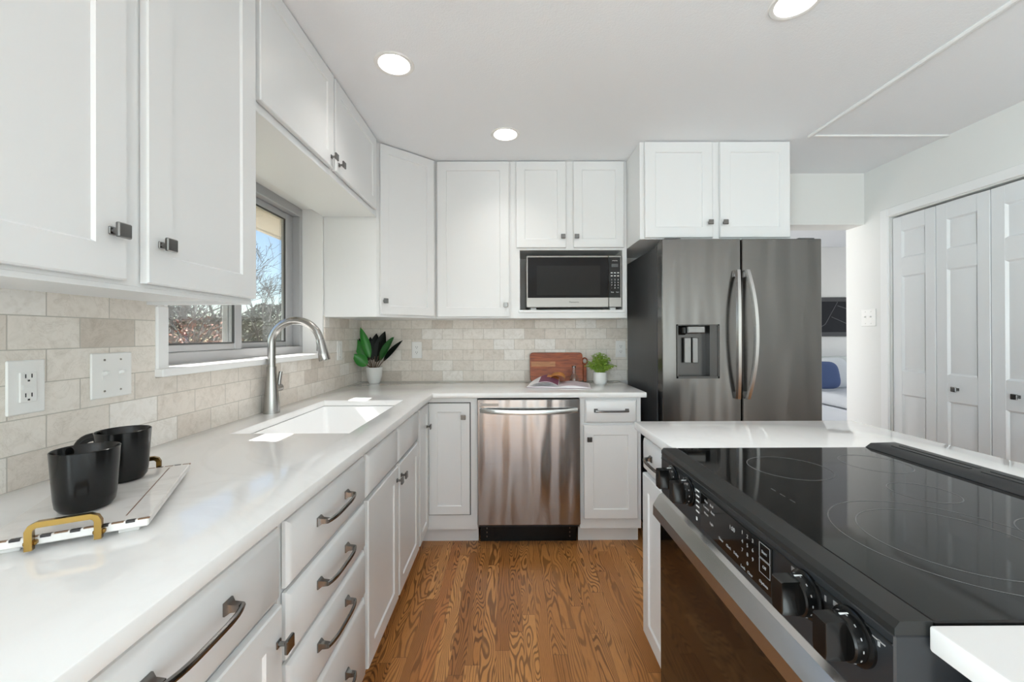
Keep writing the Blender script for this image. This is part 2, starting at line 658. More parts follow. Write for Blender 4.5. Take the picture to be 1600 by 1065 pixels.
# ------------------------------------------------------------------ room shell
b = MB(); b.box(-1.6, WR + .15, -3.5, 3.09, -.12, 0)
struct(b.build('floor', OAK), 'oak strip floor with strong cathedral grain')
CANS = [(-.487, 1.740), (-.020, 2.350), (1.000, 1.415)]
CR = .066       # radius of the recess openings
b = MB()
b.box(-1.6, WR + .15, -3.5, 3.17, ZC + .13, ZC + .18)
cxs = sorted([-1.6, WR + .15] + [c[0] + d for c in CANS for d in (-.1, .1)])
cys = sorted([-3.5, 3.17] + [c[1] + d for c in CANS for d in (-.1, .1)])
for xa, xb in zip(cxs[:-1], cxs[1:]):
    for ya, yb in zip(cys[:-1], cys[1:]):
        hole = [c for c in CANS if xa < c[0] < xb and ya < c[1] < yb]
        if not hole:
            b.bm.faces.new([b.bm.verts.new(p) for p in ((xa, ya, ZC), (xa, yb, ZC), (xb, yb, ZC), (xb, ya, ZC))])
            continue
        sq, ci = [], []
        for i in range(48):
            a = 2 * pi * (i + .5) / 48
            k = 1 / max(abs(cos(a)), abs(sin(a)))
            px_, py_ = cos(a) * k, sin(a) * k
            sq.append((hole[0][0] + px_ * (xb - xa) / 2, hole[0][1] + py_ * (yb - ya) / 2, ZC))
            ci.append((hole[0][0] + CR * cos(a), hole[0][1] + CR * sin(a), ZC))
        b.loops([sq, ci])
        for sx in (xa, xb):
            for sy in (ya, yb):
                near = sorted(sq, key=lambda q: (q[0] - sx) ** 2 + (q[1] - sy) ** 2)[:2]
                b.bm.faces.new([b.bm.verts.new(p) for p in ((sx, sy, ZC), near[0], near[1])])
bmesh.ops.remove_doubles(b.bm, verts=b.bm.verts, dist=.0002)
struct(b.build('ceiling', CEILP), 'flat white kitchen ceiling')
b = MB(); b.box(-1.6, 7.6, 3.09, 6.7, -.12, 0); b.box(WR + .15, 7.6, 2.9, 3.09, -.12, 0)
struct(b.build('floor_living', mat('carpet', (.58, .565, .545), .95, bump=(400, .3))), 'unseen living room floor, made pale for neutral bounce light')  # unseen floor made pale to bounce neutral light onto the right wall
# window opening y 1.315..2.43, z 1.15..2.0
OY0, OY1, OZ0, OZ1 = 1.315, 2.432, 1.150, 2.000
def wall_with_hole(b, axis, a0, a1, p0, p1, z1, h0, h1, hz0, hz1):
    """wall slab a0..a1 thick, p0..p1 long, with one opening; axis = the thickness axis"""
    for q0, q1, za, zb in ((p0, h0, 0, z1), (h1, p1, 0, z1), (h0, h1, 0, hz0), (h0, h1, hz1, z1)):
        if axis == 'x':
            b.box(a0, a1, q0, q1, za, zb)
        else:
            b.box(q0, q1, a0, a1, za, zb)


def window_surround(n, axis, a0, a1, h0, h1, hz0, hz1):  # frames for unseen openings added to hold the fill lamps
    b = MB()
    w_ = .05
    for q0, q1, za, zb in ((h0, h0 + w_, hz0, hz1), (h1 - w_, h1, hz0, hz1), (h0 + w_, h1 - w_, hz0, hz0 + w_), (h0 + w_, h1 - w_, hz1 - w_, hz1), ((h0 + h1) / 2 - .03, (h0 + h1) / 2 + .03, hz0 + w_, hz1 - w_)):
        if axis == 'x':
            b.box(a0, a1, q0, q1, za, zb, .003)
        else:
            b.box(q0, q1, a0, a1, za, zb, .003)
    struct(b.build('window_%d' % n, TRIMP))


b = MB()
wall_with_hole(b, 'x', WL - .24, WL, -3.5, OY0, ZC, -2.75, -.75, .10, 1.90)
window_surround(2, 'x', WL - .16, WL - .08, -2.75, -.75, .10, 1.90)
b.box(WL - .24, WL, OY1, 3.17, 0, ZC)
b.box(WL - .24, WL, OY0, OY1, 0, OZ0)
b.box(WL - .24, WL, OY0, OY1, OZ1, ZC)
struct(b.build('wall_left', WALLP), 'left wall around the window')
b = MB()
b.box(WL, 1.86, WB, WB + .12, 0, ZC)
b.box(1.70, WR, 2.93, WB, 2.04, ZC)
b.box(1.86, WR, WB, 3.09, 2.04, ZC)
struct(b.build('wall_back', WALLP), 'back wall with a dropped header over the living room opening')
CY0, CY1, CZ = 1.605, 2.728, 2.034
b = MB()
b.box(WR, WR + .14, CY1, 3.09, 0, ZC)
b.box(WR, WR + .14, CY0, CY1, CZ, ZC)
wall_with_hole(b, 'x', WR, WR + .14, -3.5, CY0, ZC, -3.2, -1.8, .35, 1.95)
window_surround(3, 'x', WR + .03, WR + .09, -3.2, -1.8, .35, 1.95)
struct(b.build('wall_right', WALLP), 'right wall beside the closet')
b = MB(); wall_with_hole(b, 'y', -3.62, -3.5, -1.6, WR + .14, ZC, -.65, 2.45, .05, 1.85)
window_surround(4, 'y', -3.56, -3.51, -.65, 2.45, .05, 1.85)
struct(b.build('wall_front', WALLP))
b = MB()
b.box(-1.6, 7.6, 6.6, 6.72, 0, 2.75)
struct(b.build('wall_far', WALLP), 'far living room wall seen through the opening')
b = MB(); wall_with_hole(b, 'x', 7.5, 7.62, 3.09, 6.6, 2.75, 3.85, 5.95, .55, 2.25); b.box(WR + .14, 7.5, 3.0, 3.09, 0, 2.75)  # opening added for the lounge fill lamp
struct(b.build('wall_living', WALLP))
b = MB(); wall_with_hole(b, 'x', -1.4, -1.28, 3.17, 6.6, 2.75, 3.95, 6.05, .35, 1.95)
struct(b.build('wall_side', WALLP))
b = MB(); b.box(-1.4, 7.6, 3.09, 6.72, 2.66, 2.76); b.box(-1.4, WR + .14, 3.09, 3.17, ZC, 2.66)
struct(b.build('ceiling_living', CEILP))

# tiled backsplashes
T = .009
b = MB()
b.box(WL, WL + T, -.3, 1.272, CT, 1.372)
b.box(WL, WL + T, 1.272, 2.44, CT, 1.125)
b.box(WL, WL + T, 2.44, WB - T, CT, 1.372)
struct(b.build('trim_1', TILEL), 'tumbled marble brick tile backsplash under the window')
b = MB(); b.box(WL, .905, WB - T, WB, CT, 1.372)
struct(b.build('trim_2', TILEB), 'tumbled marble brick tile backsplash on the back wall')
# ceiling beading and closet casing
b = MB()
b.box(1.734, 1.754, -3.4, 2.372, ZC - .016, ZC, .005); b.box(1.757, 1.770, -3.4, 2.372, ZC - .010, ZC, .004)
struct(b.build('trim_3', TRIMP), 'long white bead running along the ceiling')
b = MB(); b.box(1.768, WR, 2.356, 2.372, ZC - .010, ZC, .003)
struct(b.build('trim_4', TRIMP), 'short white bead crossing the ceiling')
b = MB()
b.box(WR - .016, WR, CY1 + .006, CY1 + .062, 0, CZ + .062, .004)
b.box(WR - .016, WR, CY0 - .062, CY0 - .006, 0, CZ + .062, .004)
b.box(WR - .016, WR, CY0 - .006, CY1 + .006, CZ + .006, CZ + .062, .004)
struct(b.build('trim_5', TRIMP), 'white casing around the closet')
b = MB()
b.box(WR - .014, WR, CY1 + .062, 3.09, 0, .09, .003)
struct(b.build('baseboard_right', TRIMP))


b = MB(); b.box(WR + .14, WR + .75, CY0 - .1, CY1 + .1, -.01, 0); b.box(WR + .75, WR + .80, CY0 - .1, CY1 + .1, 0, ZC); b.box(WR + .14, WR + .75, CY0 - .15, CY0 - .1, 0, ZC); b.box(WR + .14, WR + .75, CY1 + .1, CY1 + .15, 0, ZC); b.box(WR + .14, WR + .75, CY0 - .1, CY1 + .1, ZC, ZC + .05)
struct(b.build('wall_closet', WALLP))


# bifold closet leaves with three raised panels
def leaf(n, y1, y0, knob, label):
    wdt = y1 - y0
    r = thing('door_%d' % n, label, 'closet door', (WR + .008, y1, 0.012), -pi / 2)
    r['kind'] = 'structure'
    b = MB()
    H = CZ - .012 - .012
    st = .062
    rails = [(0, .20), (.86 - .012, 1.0), (1.62, 1.735), (H - .095, H)]
    b.box(0, st, 0, .034, 0, H, .002); b.box(wdt - st, wdt, 0, .034, 0, H, .002)
    for a, c in rails:
        b.box(st, wdt - st, 0, .034, a, c)
    for (a, c), (d, e) in zip(rails[:-1], rails[1:]):
        b.panel(st, wdt - st, c, d, [(0, 0), (.010, .009), (.016, .009), (.034, .003)], back=False)
    b.build('leaf', DOORP, r)
    if knob:
        k = MB()
        kx = wdt * knob
        k.box(kx - .008, kx + .008, -.004, 0, .915, .931); k.box(kx - .005, kx + .005, -.022, -.004, .918, .928)
        k.box(kx - .014, kx + .014, -.030, -.022, .909, .937, .002)
        kk = k.build('knob', NICKEL, r)
        kk['label'] = 'dark square metal knob'


lw = (CY1 - CY0) / 4
leaf(1, CY1 - .006, CY1 - lw + .002, 0, 'white panelled closet leaf without a knob, nearest the wall corner')
leaf(2, CY1 - lw - .002, CY1 - 2 * lw + .002, .42, 'white panelled closet leaf with a knob, second from the wall corner')
leaf(3, CY1 - 2 * lw - .002, CY1 - 3 * lw + .002, .42, 'white panelled closet leaf with a knob at the right picture edge')
leaf(4, CY1 - 3 * lw - .002, CY0 + .002, 0, 'white panelled closet leaf farthest from the wall corner')

# ------------------------------------------------------------------ window
win = thing('window_1', 'aluminium sliding window over the sink', 'window', (WL, (OY0 + OY1) / 2, OZ0))
win['kind'] = 'structure'
win.location = (0, 0, 0)
b = MB()
XF0, XF1 = WL - .19, WL - .115
b.box(XF0, XF1, OY0, OY1, OZ0, OZ0 + .045, .003); b.box(XF0, XF1, OY0, OY1, OZ1 - .05, OZ1, .003)
b.box(XF0, XF1, OY0, OY0 + .04, OZ0 + .045, OZ1 - .05, .003); b.box(XF0, XF1, OY1 - .04, OY1, OZ0 + .045, OZ1 - .05, .003)
b.build('window_frame', ALU, win)


def sash(y0, y1, x0, x1, sl, sr):
    b = MB()
    z0, z1 = OZ0 + .045, OZ1 - .05
    b.box(x0, x1, y0, y0 + sl, z0, z1, .003); b.box(x0, x1, y1 - sr, y1, z0, z1, .003)
    b.box(x0, x1, y0 + sl, y1 - sr, z0, z0 + .028, .003); b.box(x0, x1, y0 + sl, y1 - sr, z1 - .035, z1, .003)
    s = b.build('sash', ALU, win)
    xm = (x0 + x1) / 2
    g = MB()
    g.box(xm - .003, xm + .003, y0 + sl, y1 - sr, z0 + .028, z1 - .035)
    g.build('pane', GLASS, s)
    k = MB()
    ya, yb, za, zb = y0 + sl, y1 - sr, z0 + .028, z1 - .035
    k.loops([[(x, ya + i, za + i), (x, yb - i, za + i), (x, yb - i, zb - i), (x, ya + i, zb - i)] for x, i in ((xm + .003, 0), (xm + .012, 0), (xm + .012, .005), (xm + .003, .005))])
    k.build('gasket', ALUD, s)


sash(OY0 + .04, 1.88, XF1 - .030, XF1 - .004, .03, .05)
sash(1.84, OY1 - .04, XF0 + .006, XF0 + .034, .05, .075)
# jamb liner, sill and casing
b = MB()
b.box(XF1, WL + .002, OY1 - .012, OY1, OZ0, OZ1); b.box(XF1, WL + .002, OY0, OY0 + .012, OZ0, OZ1)
b.box(XF1 - .002, WL + .034, OY0 - .045, OY1 + .006, OZ0 - .022, OZ0 + .003, .002)
struct(b.build('trim_6', TRIMP), 'white window sill and jambs')
b = MB()
b.box(WL, WL + .016, OY0 - .043, OY0 + .002, OZ0 + .0, 1.35, .004)
struct(b.build('trim_7', TRIMP), 'white casing left of the window')
b = MB(); b.box(WL - .24, WL - .19, OY0, OY1, OZ0 - .03, OZ0)
struct(b.build('trim_8', TRIMP))
# house eave outside; first an added unseen roof blocking sun at the breakfast opening
b = MB(); b.box(-5.6, WL - .24, -4.2, .35, 2.15, 2.22); b.box(-5.6, -5.5, -4.2, -4.1, -.6, 2.15); b.box(-5.6, -5.5, .25, .35, -.6, 2.15)
struct(b.build('trim_10', TRIMP), 'added unseen roof keeping the sun out of the breakfast opening')
b = MB(); b.box(-1.735, WL - .24, .36, 5.0, 2.005, 2.04); b.box(-1.764, -1.735, .36, 5.0, 1.992, 2.18)
struct(b.build('trim_9', EAVE), 'boarded house eave outside the window')


# ------------------------------------------------------------------ cabinet builders (local: x width, y depth from face frame, z up)
DT = .020


def shaker(b, x0, x1, z0, z1, rail=.058, dep=.006, y=0., t=DT):
    b.panel(x0, x1, z0, z1, [(.004, -.003 if t > .015 else 0), (0, -.003 if t > .015 else 0), (0, -t + .003), (.003, -t), (rail, -t), (rail + .004, -t + dep)], y)
    return b


def flatfront(b, x0, x1, z0, z1, y=0.):
    b.panel(x0, x1, z0, z1, [(.004, -.003), (0, -.003), (0, -DT + .009), (.004, -DT + .005), (.012, -DT)], y)
    return b


def knob(parent, x, z, y=-DT, label=None):
    k = MB()
    k.box(x - .008, x + .008, y - .004, y, z - .008, z + .008, .0015)
    k.lathe([(.0055, 0), (.0045, .008), (.0055, .018)], n=12, M=Matrix.Translation((x, y - .003, z)) @ Matrix.Rotation(pi / 2, 4, 'X'), cap0=True, cap1=True)
    k.box(x - .0145, x + .0145, y - .028, y - .020, z - .0145, z + .0145, .002)
    return k.build('knob', NICKEL, parent)


def pull(parent, x, z, ln, y=-DT):
    k = MB()
    h = ln / 2
    for s in (-1, 1):
        rings = []
        for w_, yy in ((.011, 0), (.011, -.003), (.0065, -.010), (.0055, -.024)):
            cx = x + s * (h - (.0 if yy > -.01 else .001))
            rings.append([(cx - w_, y + yy, z - w_), (cx + w_, y + yy, z - w_), (cx + w_, y + yy, z + w_), (cx - w_, y + yy, z + w_)])
        k.loops(rings, None, True, True)
    pts = []
    n = 14
    for i in range(n + 1):
        t = i / n * 2 - 1
        pts.append((x + t * (h + .004), y - .024 - .010 * (1 - t ** 4), z))
    k.tube(pts, .0052, 8, flat=(1.15, .85))
    return k.build('pull', NICKEL, parent)


def cab(name, label, cat, loc, rz, group=None):
    return thing(name, label, cat, loc, rz, group)


def door(parent, x0, x1, z0, z1, kn=None, rail=.058, y=0., name='door'):
    d = shaker(MB(), x0, x1, z0, z1, rail, y=y).build(name, WHITE, parent)
    if kn:
        knob(d, kn[0], kn[1], y - DT)
    return d


def drawer(parent, x0, x1, z0, z1, pl=None, kn=None, name='drawer'):
    d = flatfront(MB(), x0, x1, z0, z1).build(name, WHITE, parent)
    if pl:
        pull(d, pl[0], pl[1], pl[2])
    if kn:
        knob(d, kn[0], kn[1])
    return d


def base_body(parent, w_, dep, hollow=False, toe=True):
    b = MB()
    if hollow:
        b.box(0, .018, 0, dep, .1, CB_); b.box(w_ - .002, w_, 0, dep, .1, CB_)
        b.box(.018, w_ - .002, 0, dep, .1, .12); b.box(.018, w_ - .002, 0, .018, .12, CB_)
        b.box(.018, w_ - .002, dep - .01, dep, .12, CB_)
    else:
        b.box(0, w_, 0, dep, .1, CB_, .001)
    b.build('body', WHITE, parent)
    if toe:
        MB().box(0, w_, .062, .080, 0, .1).build('toe_kick', WHITE, parent)


FX = -.500      # face frame of left base run
DEP = .594

# ---- left base run
c = cab('base_cabinet', 'white base cabinet at the very near end of the left run, before the wide-drawer cabinet', 'cabinet', (FX, -.28, 0), pi / 2)
base_body(c, .632, DEP)
drawer(c, .02, .61, .705, .852, (.32, .795, .16)); door(c, .02, .61, .125, .69)
c = cab('base_cabinet', 'white base cabinet with one wide drawer over a knobbed door, nearest on the left', 'cabinet', (FX, .355, 0), pi / 2)
base_body(c, .523, DEP)
drawer(c, .008, .510, .703, .852, (.262, .797, .158)); door(c, .008, .510, .125, .690, (.492, .620))
c = cab('drawer_cabinet', 'white base cabinet with four stacked drawers and bar pulls, left run', 'cabinet', (FX, .880, 0), pi / 2)
base_body(c, .494, DEP)
for z0, z1 in ((.706, .852), (.550, .696), (.394, .540), (.125, .384)):
    drawer(c, .012, .486, z0, z1, (.235, (z0 + z1) / 2 + .012, .172))
c = cab('sink_cabinet', 'white base cabinet below the sink, two doors under two blank drawer fronts', 'cabinet', (FX, 1.376, 0), pi / 2)
base_body(c, .799, DEP, hollow=True)
drawer(c, .014, .386, .706, .852, name='false_front'); drawer(c, .406, .786, .706, .852, name='false_front')
door(c, .014, .386, .125, .694, (.362, .640)); door(c, .406, .786, .125, .694, (.430, .640))

# ---- corner base cabinet, L shaped
BFY = 2.440     # face frame of back run
c = cab('corner_cabinet', 'white corner base cabinet with doors on both sides of the inner corner', 'cabinet', (FX, BFY, 0), 0)
b = MB()
b.prism([(-.594, -.264), (0, -.264), (0, 0), (.307, 0), (.307, .594), (-.594, .594)], .1, CB_)
b.build('body', WHITE, c)
b = MB(); b.prism([(-.080, -.264), (-.062, -.264), (-.062, .062), (.307, .062), (.307, .080), (-.080, .080)], 0, .1)
b.build('toe_kick', WHITE, c)
# inset door on the back run
b = MB()
shaker(b, .018, .262, .190, .850, .050, y=-.001, t=.010)
d = b.build('door', WHITE, c)
b = MB()
for a in ((.013, .018, .185, .855), (.262, .267, .185, .855), (.018, .262, .185, .190), (.018, .262, .850, .855)):
    b.box(a[0], a[1], -.0015, 0, a[2], a[3])
b.build('door_gap', SLOT, c)
knob(d, .226, .772, -.011)
# narrow door on the left run
d = MB()
shaker(d, .014, .244, .125, .852, .05)
for v in d.bm.verts:
    x, y, z = v.co
    v.co = (-y, x - .264, z)
d = d.build('door', WHITE, c)
k = knob(d, 0, 0)
k.matrix_local = Matrix.Translation((0, -.078, .728)) @ Matrix.Rotation(pi / 2, 4, 'Z')

# ---- back run right of the dishwasher
c = cab('base_cabinet', 'white base cabinet with one drawer and door between dishwasher and fridge', 'cabinet', (.416, BFY, 0), 0)
base_body(c, .366, .594)
drawer(c, .030, .338, .732, .868, (.186, .806, .185)); door(c, .022, .342, .165, .718, (.052, .640), rail=.056)

# ---- wall cabinets
UFX = -.793
c = cab('wall_cabinet', 'white two-door wall cabinet at upper left beside the window', 'cabinet', (UFX, .440, 1.350), pi / 2)
b = MB()
hh = ZC - 1.350
b.box(0, .82, 0, .314, .010, hh, .001); b.box(0, .82, 0, .018, 0, .010); b.box(0, .018, .018, .314, 0, .010); b.box(.802, .82, .018, .314, 0, .010)
b.build('body', WHITE, c)
door(c, .016, .392, .018, hh - .03, (.358, .110), rail=.064); door(c, .438, .814, .018, hh - .03, (.470, .106), rail=.064)

c = cab('wall_cabinet', 'white two-door cabinet bridging the top of the window', 'cabinet', (UFX, 1.262, 1.958), pi / 2)
hh = ZC - 1.958
b = MB()
b.box(0, 1.176, 0, .314, .004, hh); b.box(0, 1.176, -.004, .016, 0, .014, .002)
b.build('body', WHITE, c)
door(c, .014, .548, .032, hh - .006, (.520, .075)); door(c, .566, 1.126, .032, hh - .006, (.600, .072))

c = cab('wall_cabinet', 'white diagonal corner wall cabinet above the dark-leaved plant', 'cabinet', (WL, WB, 1.366), 0)
hh = ZC - 1.366
b = MB()
b.prism([(.001, -.608), (.314, -.608), (.620, -.332), (.620, -.001), (.001, -.001)], 0, hh, bev=.001)
b.build('body', WHITE, c)
d0 = Vector((.314, -.608, 0)); d1 = Vector((.620, -.332, 0)); dl = (d1 - d0).length
ang = math.atan2(d1.y - d0.y, d1.x - d0.x)
d = shaker(MB(), .018, dl - .024, .014, hh - .006, .052)
d = d.build('door', WHITE, c)
d.location = d0; d.rotation_euler = (0, 0, ang)
knob(d, .040, .095)

UFY = 2.720
c = cab('wall_cabinet', 'white single-door wall cabinet left of the microwave', 'cabinet', (-.486, UFY, 1.366), 0)
MB().box(0, .496, 0, .329, 0, hh, .001).build('body', WHITE, c)
door(c, .010, .486, .010, hh - .006, (.462, .086), rail=.060)

c = cab('microwave_cabinet', 'white wall cabinet with two short doors over the microwave niche', 'cabinet', (.0105, UFY, 1.366), 0)
b = MB()
N0, N1 = .060, .742      # niche x
b.box(0, N0, 0, .329, 0, hh); b.box(N1, .772, 0, .329, 0, hh); b.box(N0, N1, 0, .329, .452, hh)
b.box(N0, N1, .315, .329, .052, .452); b.box(N0, N1, 0, .315, 0, .052)
b.build('body', WHITE, c)
MB().box(N0 - .008, N1 + .014, -.014, .0, .036, .054, .002).build('shelf_edge', WHITE, c)
door(c, .036, .366, .466, hh - .006, (.344, .535), rail=.056); door(c, .416, .750, .466, hh - .006, (.434, .535), rail=.056)

c = cab('wall_cabinet', 'white two-door cabinet above the refrigerator', 'cabinet', (.784, 2.449, 1.826), 0)
hh = ZC - 1.826
MB().box(0, .906, 0, .600, 0, hh, .001).build('body', WHITE, c)
door(c, .026, .430, .006, hh - .006, (.408, .092), rail=.062); door(c, .474, .892, .006, hh - .006, (.496, .092), rail=.062)

# ------------------------------------------------------------------ worktops
b = MB()
SX0, SX1, SY0, SY1 = -.978, -.563, 1.433, 2.160
xs = [WL + .001, SX0, SX1, -.453, .808]; ys = [-.3, SY0, SY1, 2.407, WB - .001]
b.slab(xs, ys, lambda i, j: (i < 3 or j == 3) and not (i == 1 and j == 1), CB_, CT)
tag(b.build('worktop', QUARTZ), 'white quartz worktop, L shaped, along the window and back wall', 'worktop')

b = MB()
IX0, IX1, IY = .490, 1.348, 1.6076
RY0, RY1, RX1 = .478, 1.222, 1.170
b.slab([IX0, RX1, IX1], [-.9, RY0, RY1, IY], lambda i, j: not (i == 0 and j == 1), CB_, CT)
tag(b.build('island_worktop', QUARTZ), 'white quartz island top wrapped around the black range', 'worktop')

# island cabinets (front faces -x)
c = cab('island_cabinet', 'white island cabinet with one drawer over a door, beyond the range', 'cabinet', (.536, 1.598, 0), -pi / 2)
b = MB(); b.box(0, .372, 0, .780, .1, CB_, .001); b.build('body', WHITE, c)
MB().box(.0, .372, .062, .08, 0, .1).build('toe_kick', WHITE, c)
drawer(c, .006, .366, .735, .855, (.186, .800, .16)); door(c, .006, .366, .105, .720)
c = cab('island_cabinet', 'white island cabinet under the near corner of the island top', 'cabinet', (.536, .470, 0), -pi / 2)
b = MB(); b.box(0, 1.35, 0, .780, .1, CB_, .001); b.build('body', WHITE, c)
MB().box(.0, 1.35, .062, .08, 0, .1).build('toe_kick', WHITE, c)
drawer(c, .006, .60, .735, .855, (.30, .80, .16)); door(c, .006, .60, .105, .720)
b = MB(); b.box(1.18, 1.316, .472, 1.225, 0, CB_)
tag(b.build('island_back_panel', WHITE), 'white panel closing the island behind the range', 'panel')

# ------------------------------------------------------------------ sink and faucet
def rrect(x0, x1, y0, y1, r, z, n=6):
    pts = []
    for cx, cy, a0 in ((x1 - r, y1 - r, 0), (x0 + r, y1 - r, pi / 2), (x0 + r, y0 + r, pi), (x1 - r, y0 + r, 1.5 * pi)):
        for i in range(n + 1):
            a = a0 + i / n * pi / 2
            pts.append(Vector((cx + r * cos(a), cy + r * sin(a), z)))
    return pts


sk = thing('sink', 'white undermount sink basin set in the worktop below the window', 'sink', (0, 0, 0))
b = MB()
g = .002
b.loops([rrect(SX0 - .012, SX1 + .012, SY0 - .012, SY1 + .012, .02, .872), rrect(SX0 - .012, SX1 + .012, SY0 - .012, SY1 + .012, .02, CB_ - .001),
         rrect(SX0 + g, SX1 - g, SY0 + g, SY1 - g, .016, CB_ - .001), rrect(SX0 + g + .002, SX1 - g - .002, SY0 + g + .002, SY1 - g - .002, .016, CB_ - .006),
         rrect(SX0 + .008, SX1 - .008, SY0 + .008, SY1 - .008, .03, .72), rrect(SX0 + .02, SX1 - .02, SY0 + .02, SY1 - .02, .03, .69),
         rrect(SX0 + .05, SX1 - .05, SY0 + .05, SY1 - .05, .04, .68)], None, False, True)
b.build('basin', SINKM, sk)
b = MB(); b.lathe([(.045, .680), (.045, .683), (.035, .683), (.030, .681)], (-.77, 1.80, 0), 28, cap1=True)
b.build('drain', STEEL, sk)

fc = thing('faucet', 'brushed steel gooseneck faucet with pull-down head behind the sink', 'faucet', (-1.052, 1.812, CT))
b = MB()
b.lathe([(.033, 0), (.033, .006), (.0325, .02), (.0295, .07), (.0245, .13), (.0205, .175), (.0195, .205)], n=36, cap0=True, cap1=True)
b.build('base', FAUC, fc)
pts = [(0, 0, .205), (0, 0, .250)]
for i in range(25):
    a = pi - i / 24 * pi * .93
    pts.append((.1085 + .1085 * cos(a), 0, .300 + .108 * sin(a)))
pts.insert(2, (0, 0, .285))
b = MB(); b.tube(pts, .0165, 18)
b.build('neck', FAUC, fc)
e = Vector(pts[-1]); dv = (Vector(pts[-1]) - Vector(pts[-2])).normalized()
dv = Vector((dv.x * .75, 0, dv.z)).normalized()
b = MB()
b.tube([e, e + dv * .004, e + dv * .03, e + dv * .06, e + dv * .09, e + dv * .094], [.0172, .0180, .0195, .0220, .0240, .0225], 20)
hd = b.build('spray_head', FAUC, fc)
b = MB(); q = e + dv * .04; b.box(q.x - .023, q.x - .014, q.y - .005, q.y + .005, q.z - .012, q.z + .012, .002)
b.build('spray_button', BLACKP, hd)
b = MB()
b.tube([(0, .015, .105), (0, .068, .105)], .0165, 18)
b.tube([(0, .054, .110), (.002, .057, .14), (.006, .062, .178)], [.0095, .0085, .008], 12)
b.build('lever', FAUC, fc)


# ------------------------------------------------------------------ wall plates
def plate(name, label, cat, M, kind, group=None):
    r = thing(name, label, cat, (0, 0, 0), 0, group)
    r.matrix_world = M
    w2 = .058 if kind == 'double' else .0375
    b = MB(); b.box(-w2, w2, -.006, 0, -.061, .061, .0025)
    b.build('plate', PLATE, r)
    if kind in ('gfci', 'duplex'):
        b = mbm(PLATE)
        if kind == 'gfci':
            b.box(-.0165, .0165, -.010, -.006, -.034, .034, .001)
            b.box(-.012, .012, -.0115, -.010, -.005, -.001); b.box(-.012, .012, -.0115, -.010, .001, .005)
        else:
            for s in (-1, 1):
                b.prism([(.0145 * cos(a), .0145 * sin(a)) for a in [i * pi / 12 for i in range(24)]], .006, .0095, M=Matrix.Translation((0, 0, s * .0195)) @ Matrix.Rotation(pi / 2, 4, 'X'))
        yf = -.0102 if kind == 'gfci' else -.0097
        for s in (-1, 1):
            zc = s * (.0215 if kind == 'gfci' else .0195)
            for dx in (-.006, .006):
                b.box(dx - .0011, dx + .0011, yf - .0003, yf, zc - .001, zc + .008, m=SLOT)
            b.box(-.0022, .0022, yf - .0003, yf, zc - .009, zc - .005, m=SLOT)
        b.build('receptacle', PLATE, r)
    else:
        cs = (-.023, .023) if kind == 'double' else (0,)
        for cx in cs:
            if kind == 'rocker':
                b = MB(); b.box(-.0165, .0165, -.0095, -.006, -.033, .033, .001)
            else:
                b = MB(); b.box(cx - .0055, cx + .0055, -.0075, -.006, -.012, .012)
                b.box(cx - .0045, cx + .0045, -.019, -.006, -.002, .007, .001, M=Matrix.Rotation(R(-18), 4, 'X'))
            b.build('toggle', PLATE, r)
        for cx in cs:
            for z in (-.042, .042):
                b = MB()
                b.lathe([(.003, .006), (.0028, .0072)], n=10, M=Matrix.Translation((cx, 0, z)) @ Matrix.Rotation(pi / 2, 4, 'X'), cap1=True)
                b.build('screw', STEEL, r)
    return r


def ML(y, z): return Matrix.Translation((WL + T, y, z)) @ Matrix.Rotation(pi / 2, 4, 'Z')
def MBk(x, z): return Matrix.Translation((x, WB - T, z))


plate('outlet', 'white two-socket outlet on the left tile wall behind the mugs', 'outlet', ML(.930, 1.141), 'gfci')
plate('light_switch', 'white double toggle switch plate on the tile left of the window', 'switch', ML(1.130, 1.149), 'double')
plate('light_switch', 'white switch plate on the tile near the back corner, right of the window', 'switch', ML(2.640, 1.158), 'rocker')
plate('outlet', 'white duplex outlet on the back tile right of the dark-leaved plant', 'outlet', MBk(-.688, 1.146), 'duplex')
plate('outlet', 'white duplex outlet on the back tile beside the refrigerator', 'outlet', MBk(.826, 1.148), 'duplex')
plate('light_switch', 'white switch plate on the right wall beside the closet casing', 'switch',
      Matrix.Translation((WR, 2.895, 1.370)) @ Matrix.Rotation(-pi / 2, 4, 'Z'), 'double')

# ------------------------------------------------------------------ dishwasher
dw = thing('dishwasher', 'stainless dishwasher with curved bar handle, between the base cabinets', 'dishwasher', (-.191, 2.438, 0))
b = MB(); b.box(.004, .602, .006, .58, .11, .878); b.build('tub', BLACKM, dw)
b = MB(); b.box(0, .606, -.030, .006, .135, .876, .004); b.build('door', DWST, dw)
b = MB()
n = 24
rings = []
for i in range(n + 1):
    t = i / n * 2 - 1
    x = .303 + t * .288
    y = -.030 - .040 * (1 - abs(t) ** 3.2) - .004
    z = .812 - .006 * (1 - t * t)
    rings.append([(x, y - .006, z - .013), (x, y - .008, z), (x, y - .004, z + .013), (x, y + .006, z + .013), (x, y + .006, z - .013)])
b.loops(rings, None, True, True); b.build('handle', STEEL, dw)
b = MB(); b.box(.018, .125, -.0312, -.030, .836, .852); b.build('badge', NICKEL, dw)
b = mbm(BLACKP); b.box(.010, .596, .058, .075, 0, .118)
for x in (.05, .555):
    for z in (.03, .055, .08):
        b.box(x - .003, x + .003, .0565, .058, z - .006, z + .004, m=NICKEL)
b.build('toe_panel', BLACKP, dw)

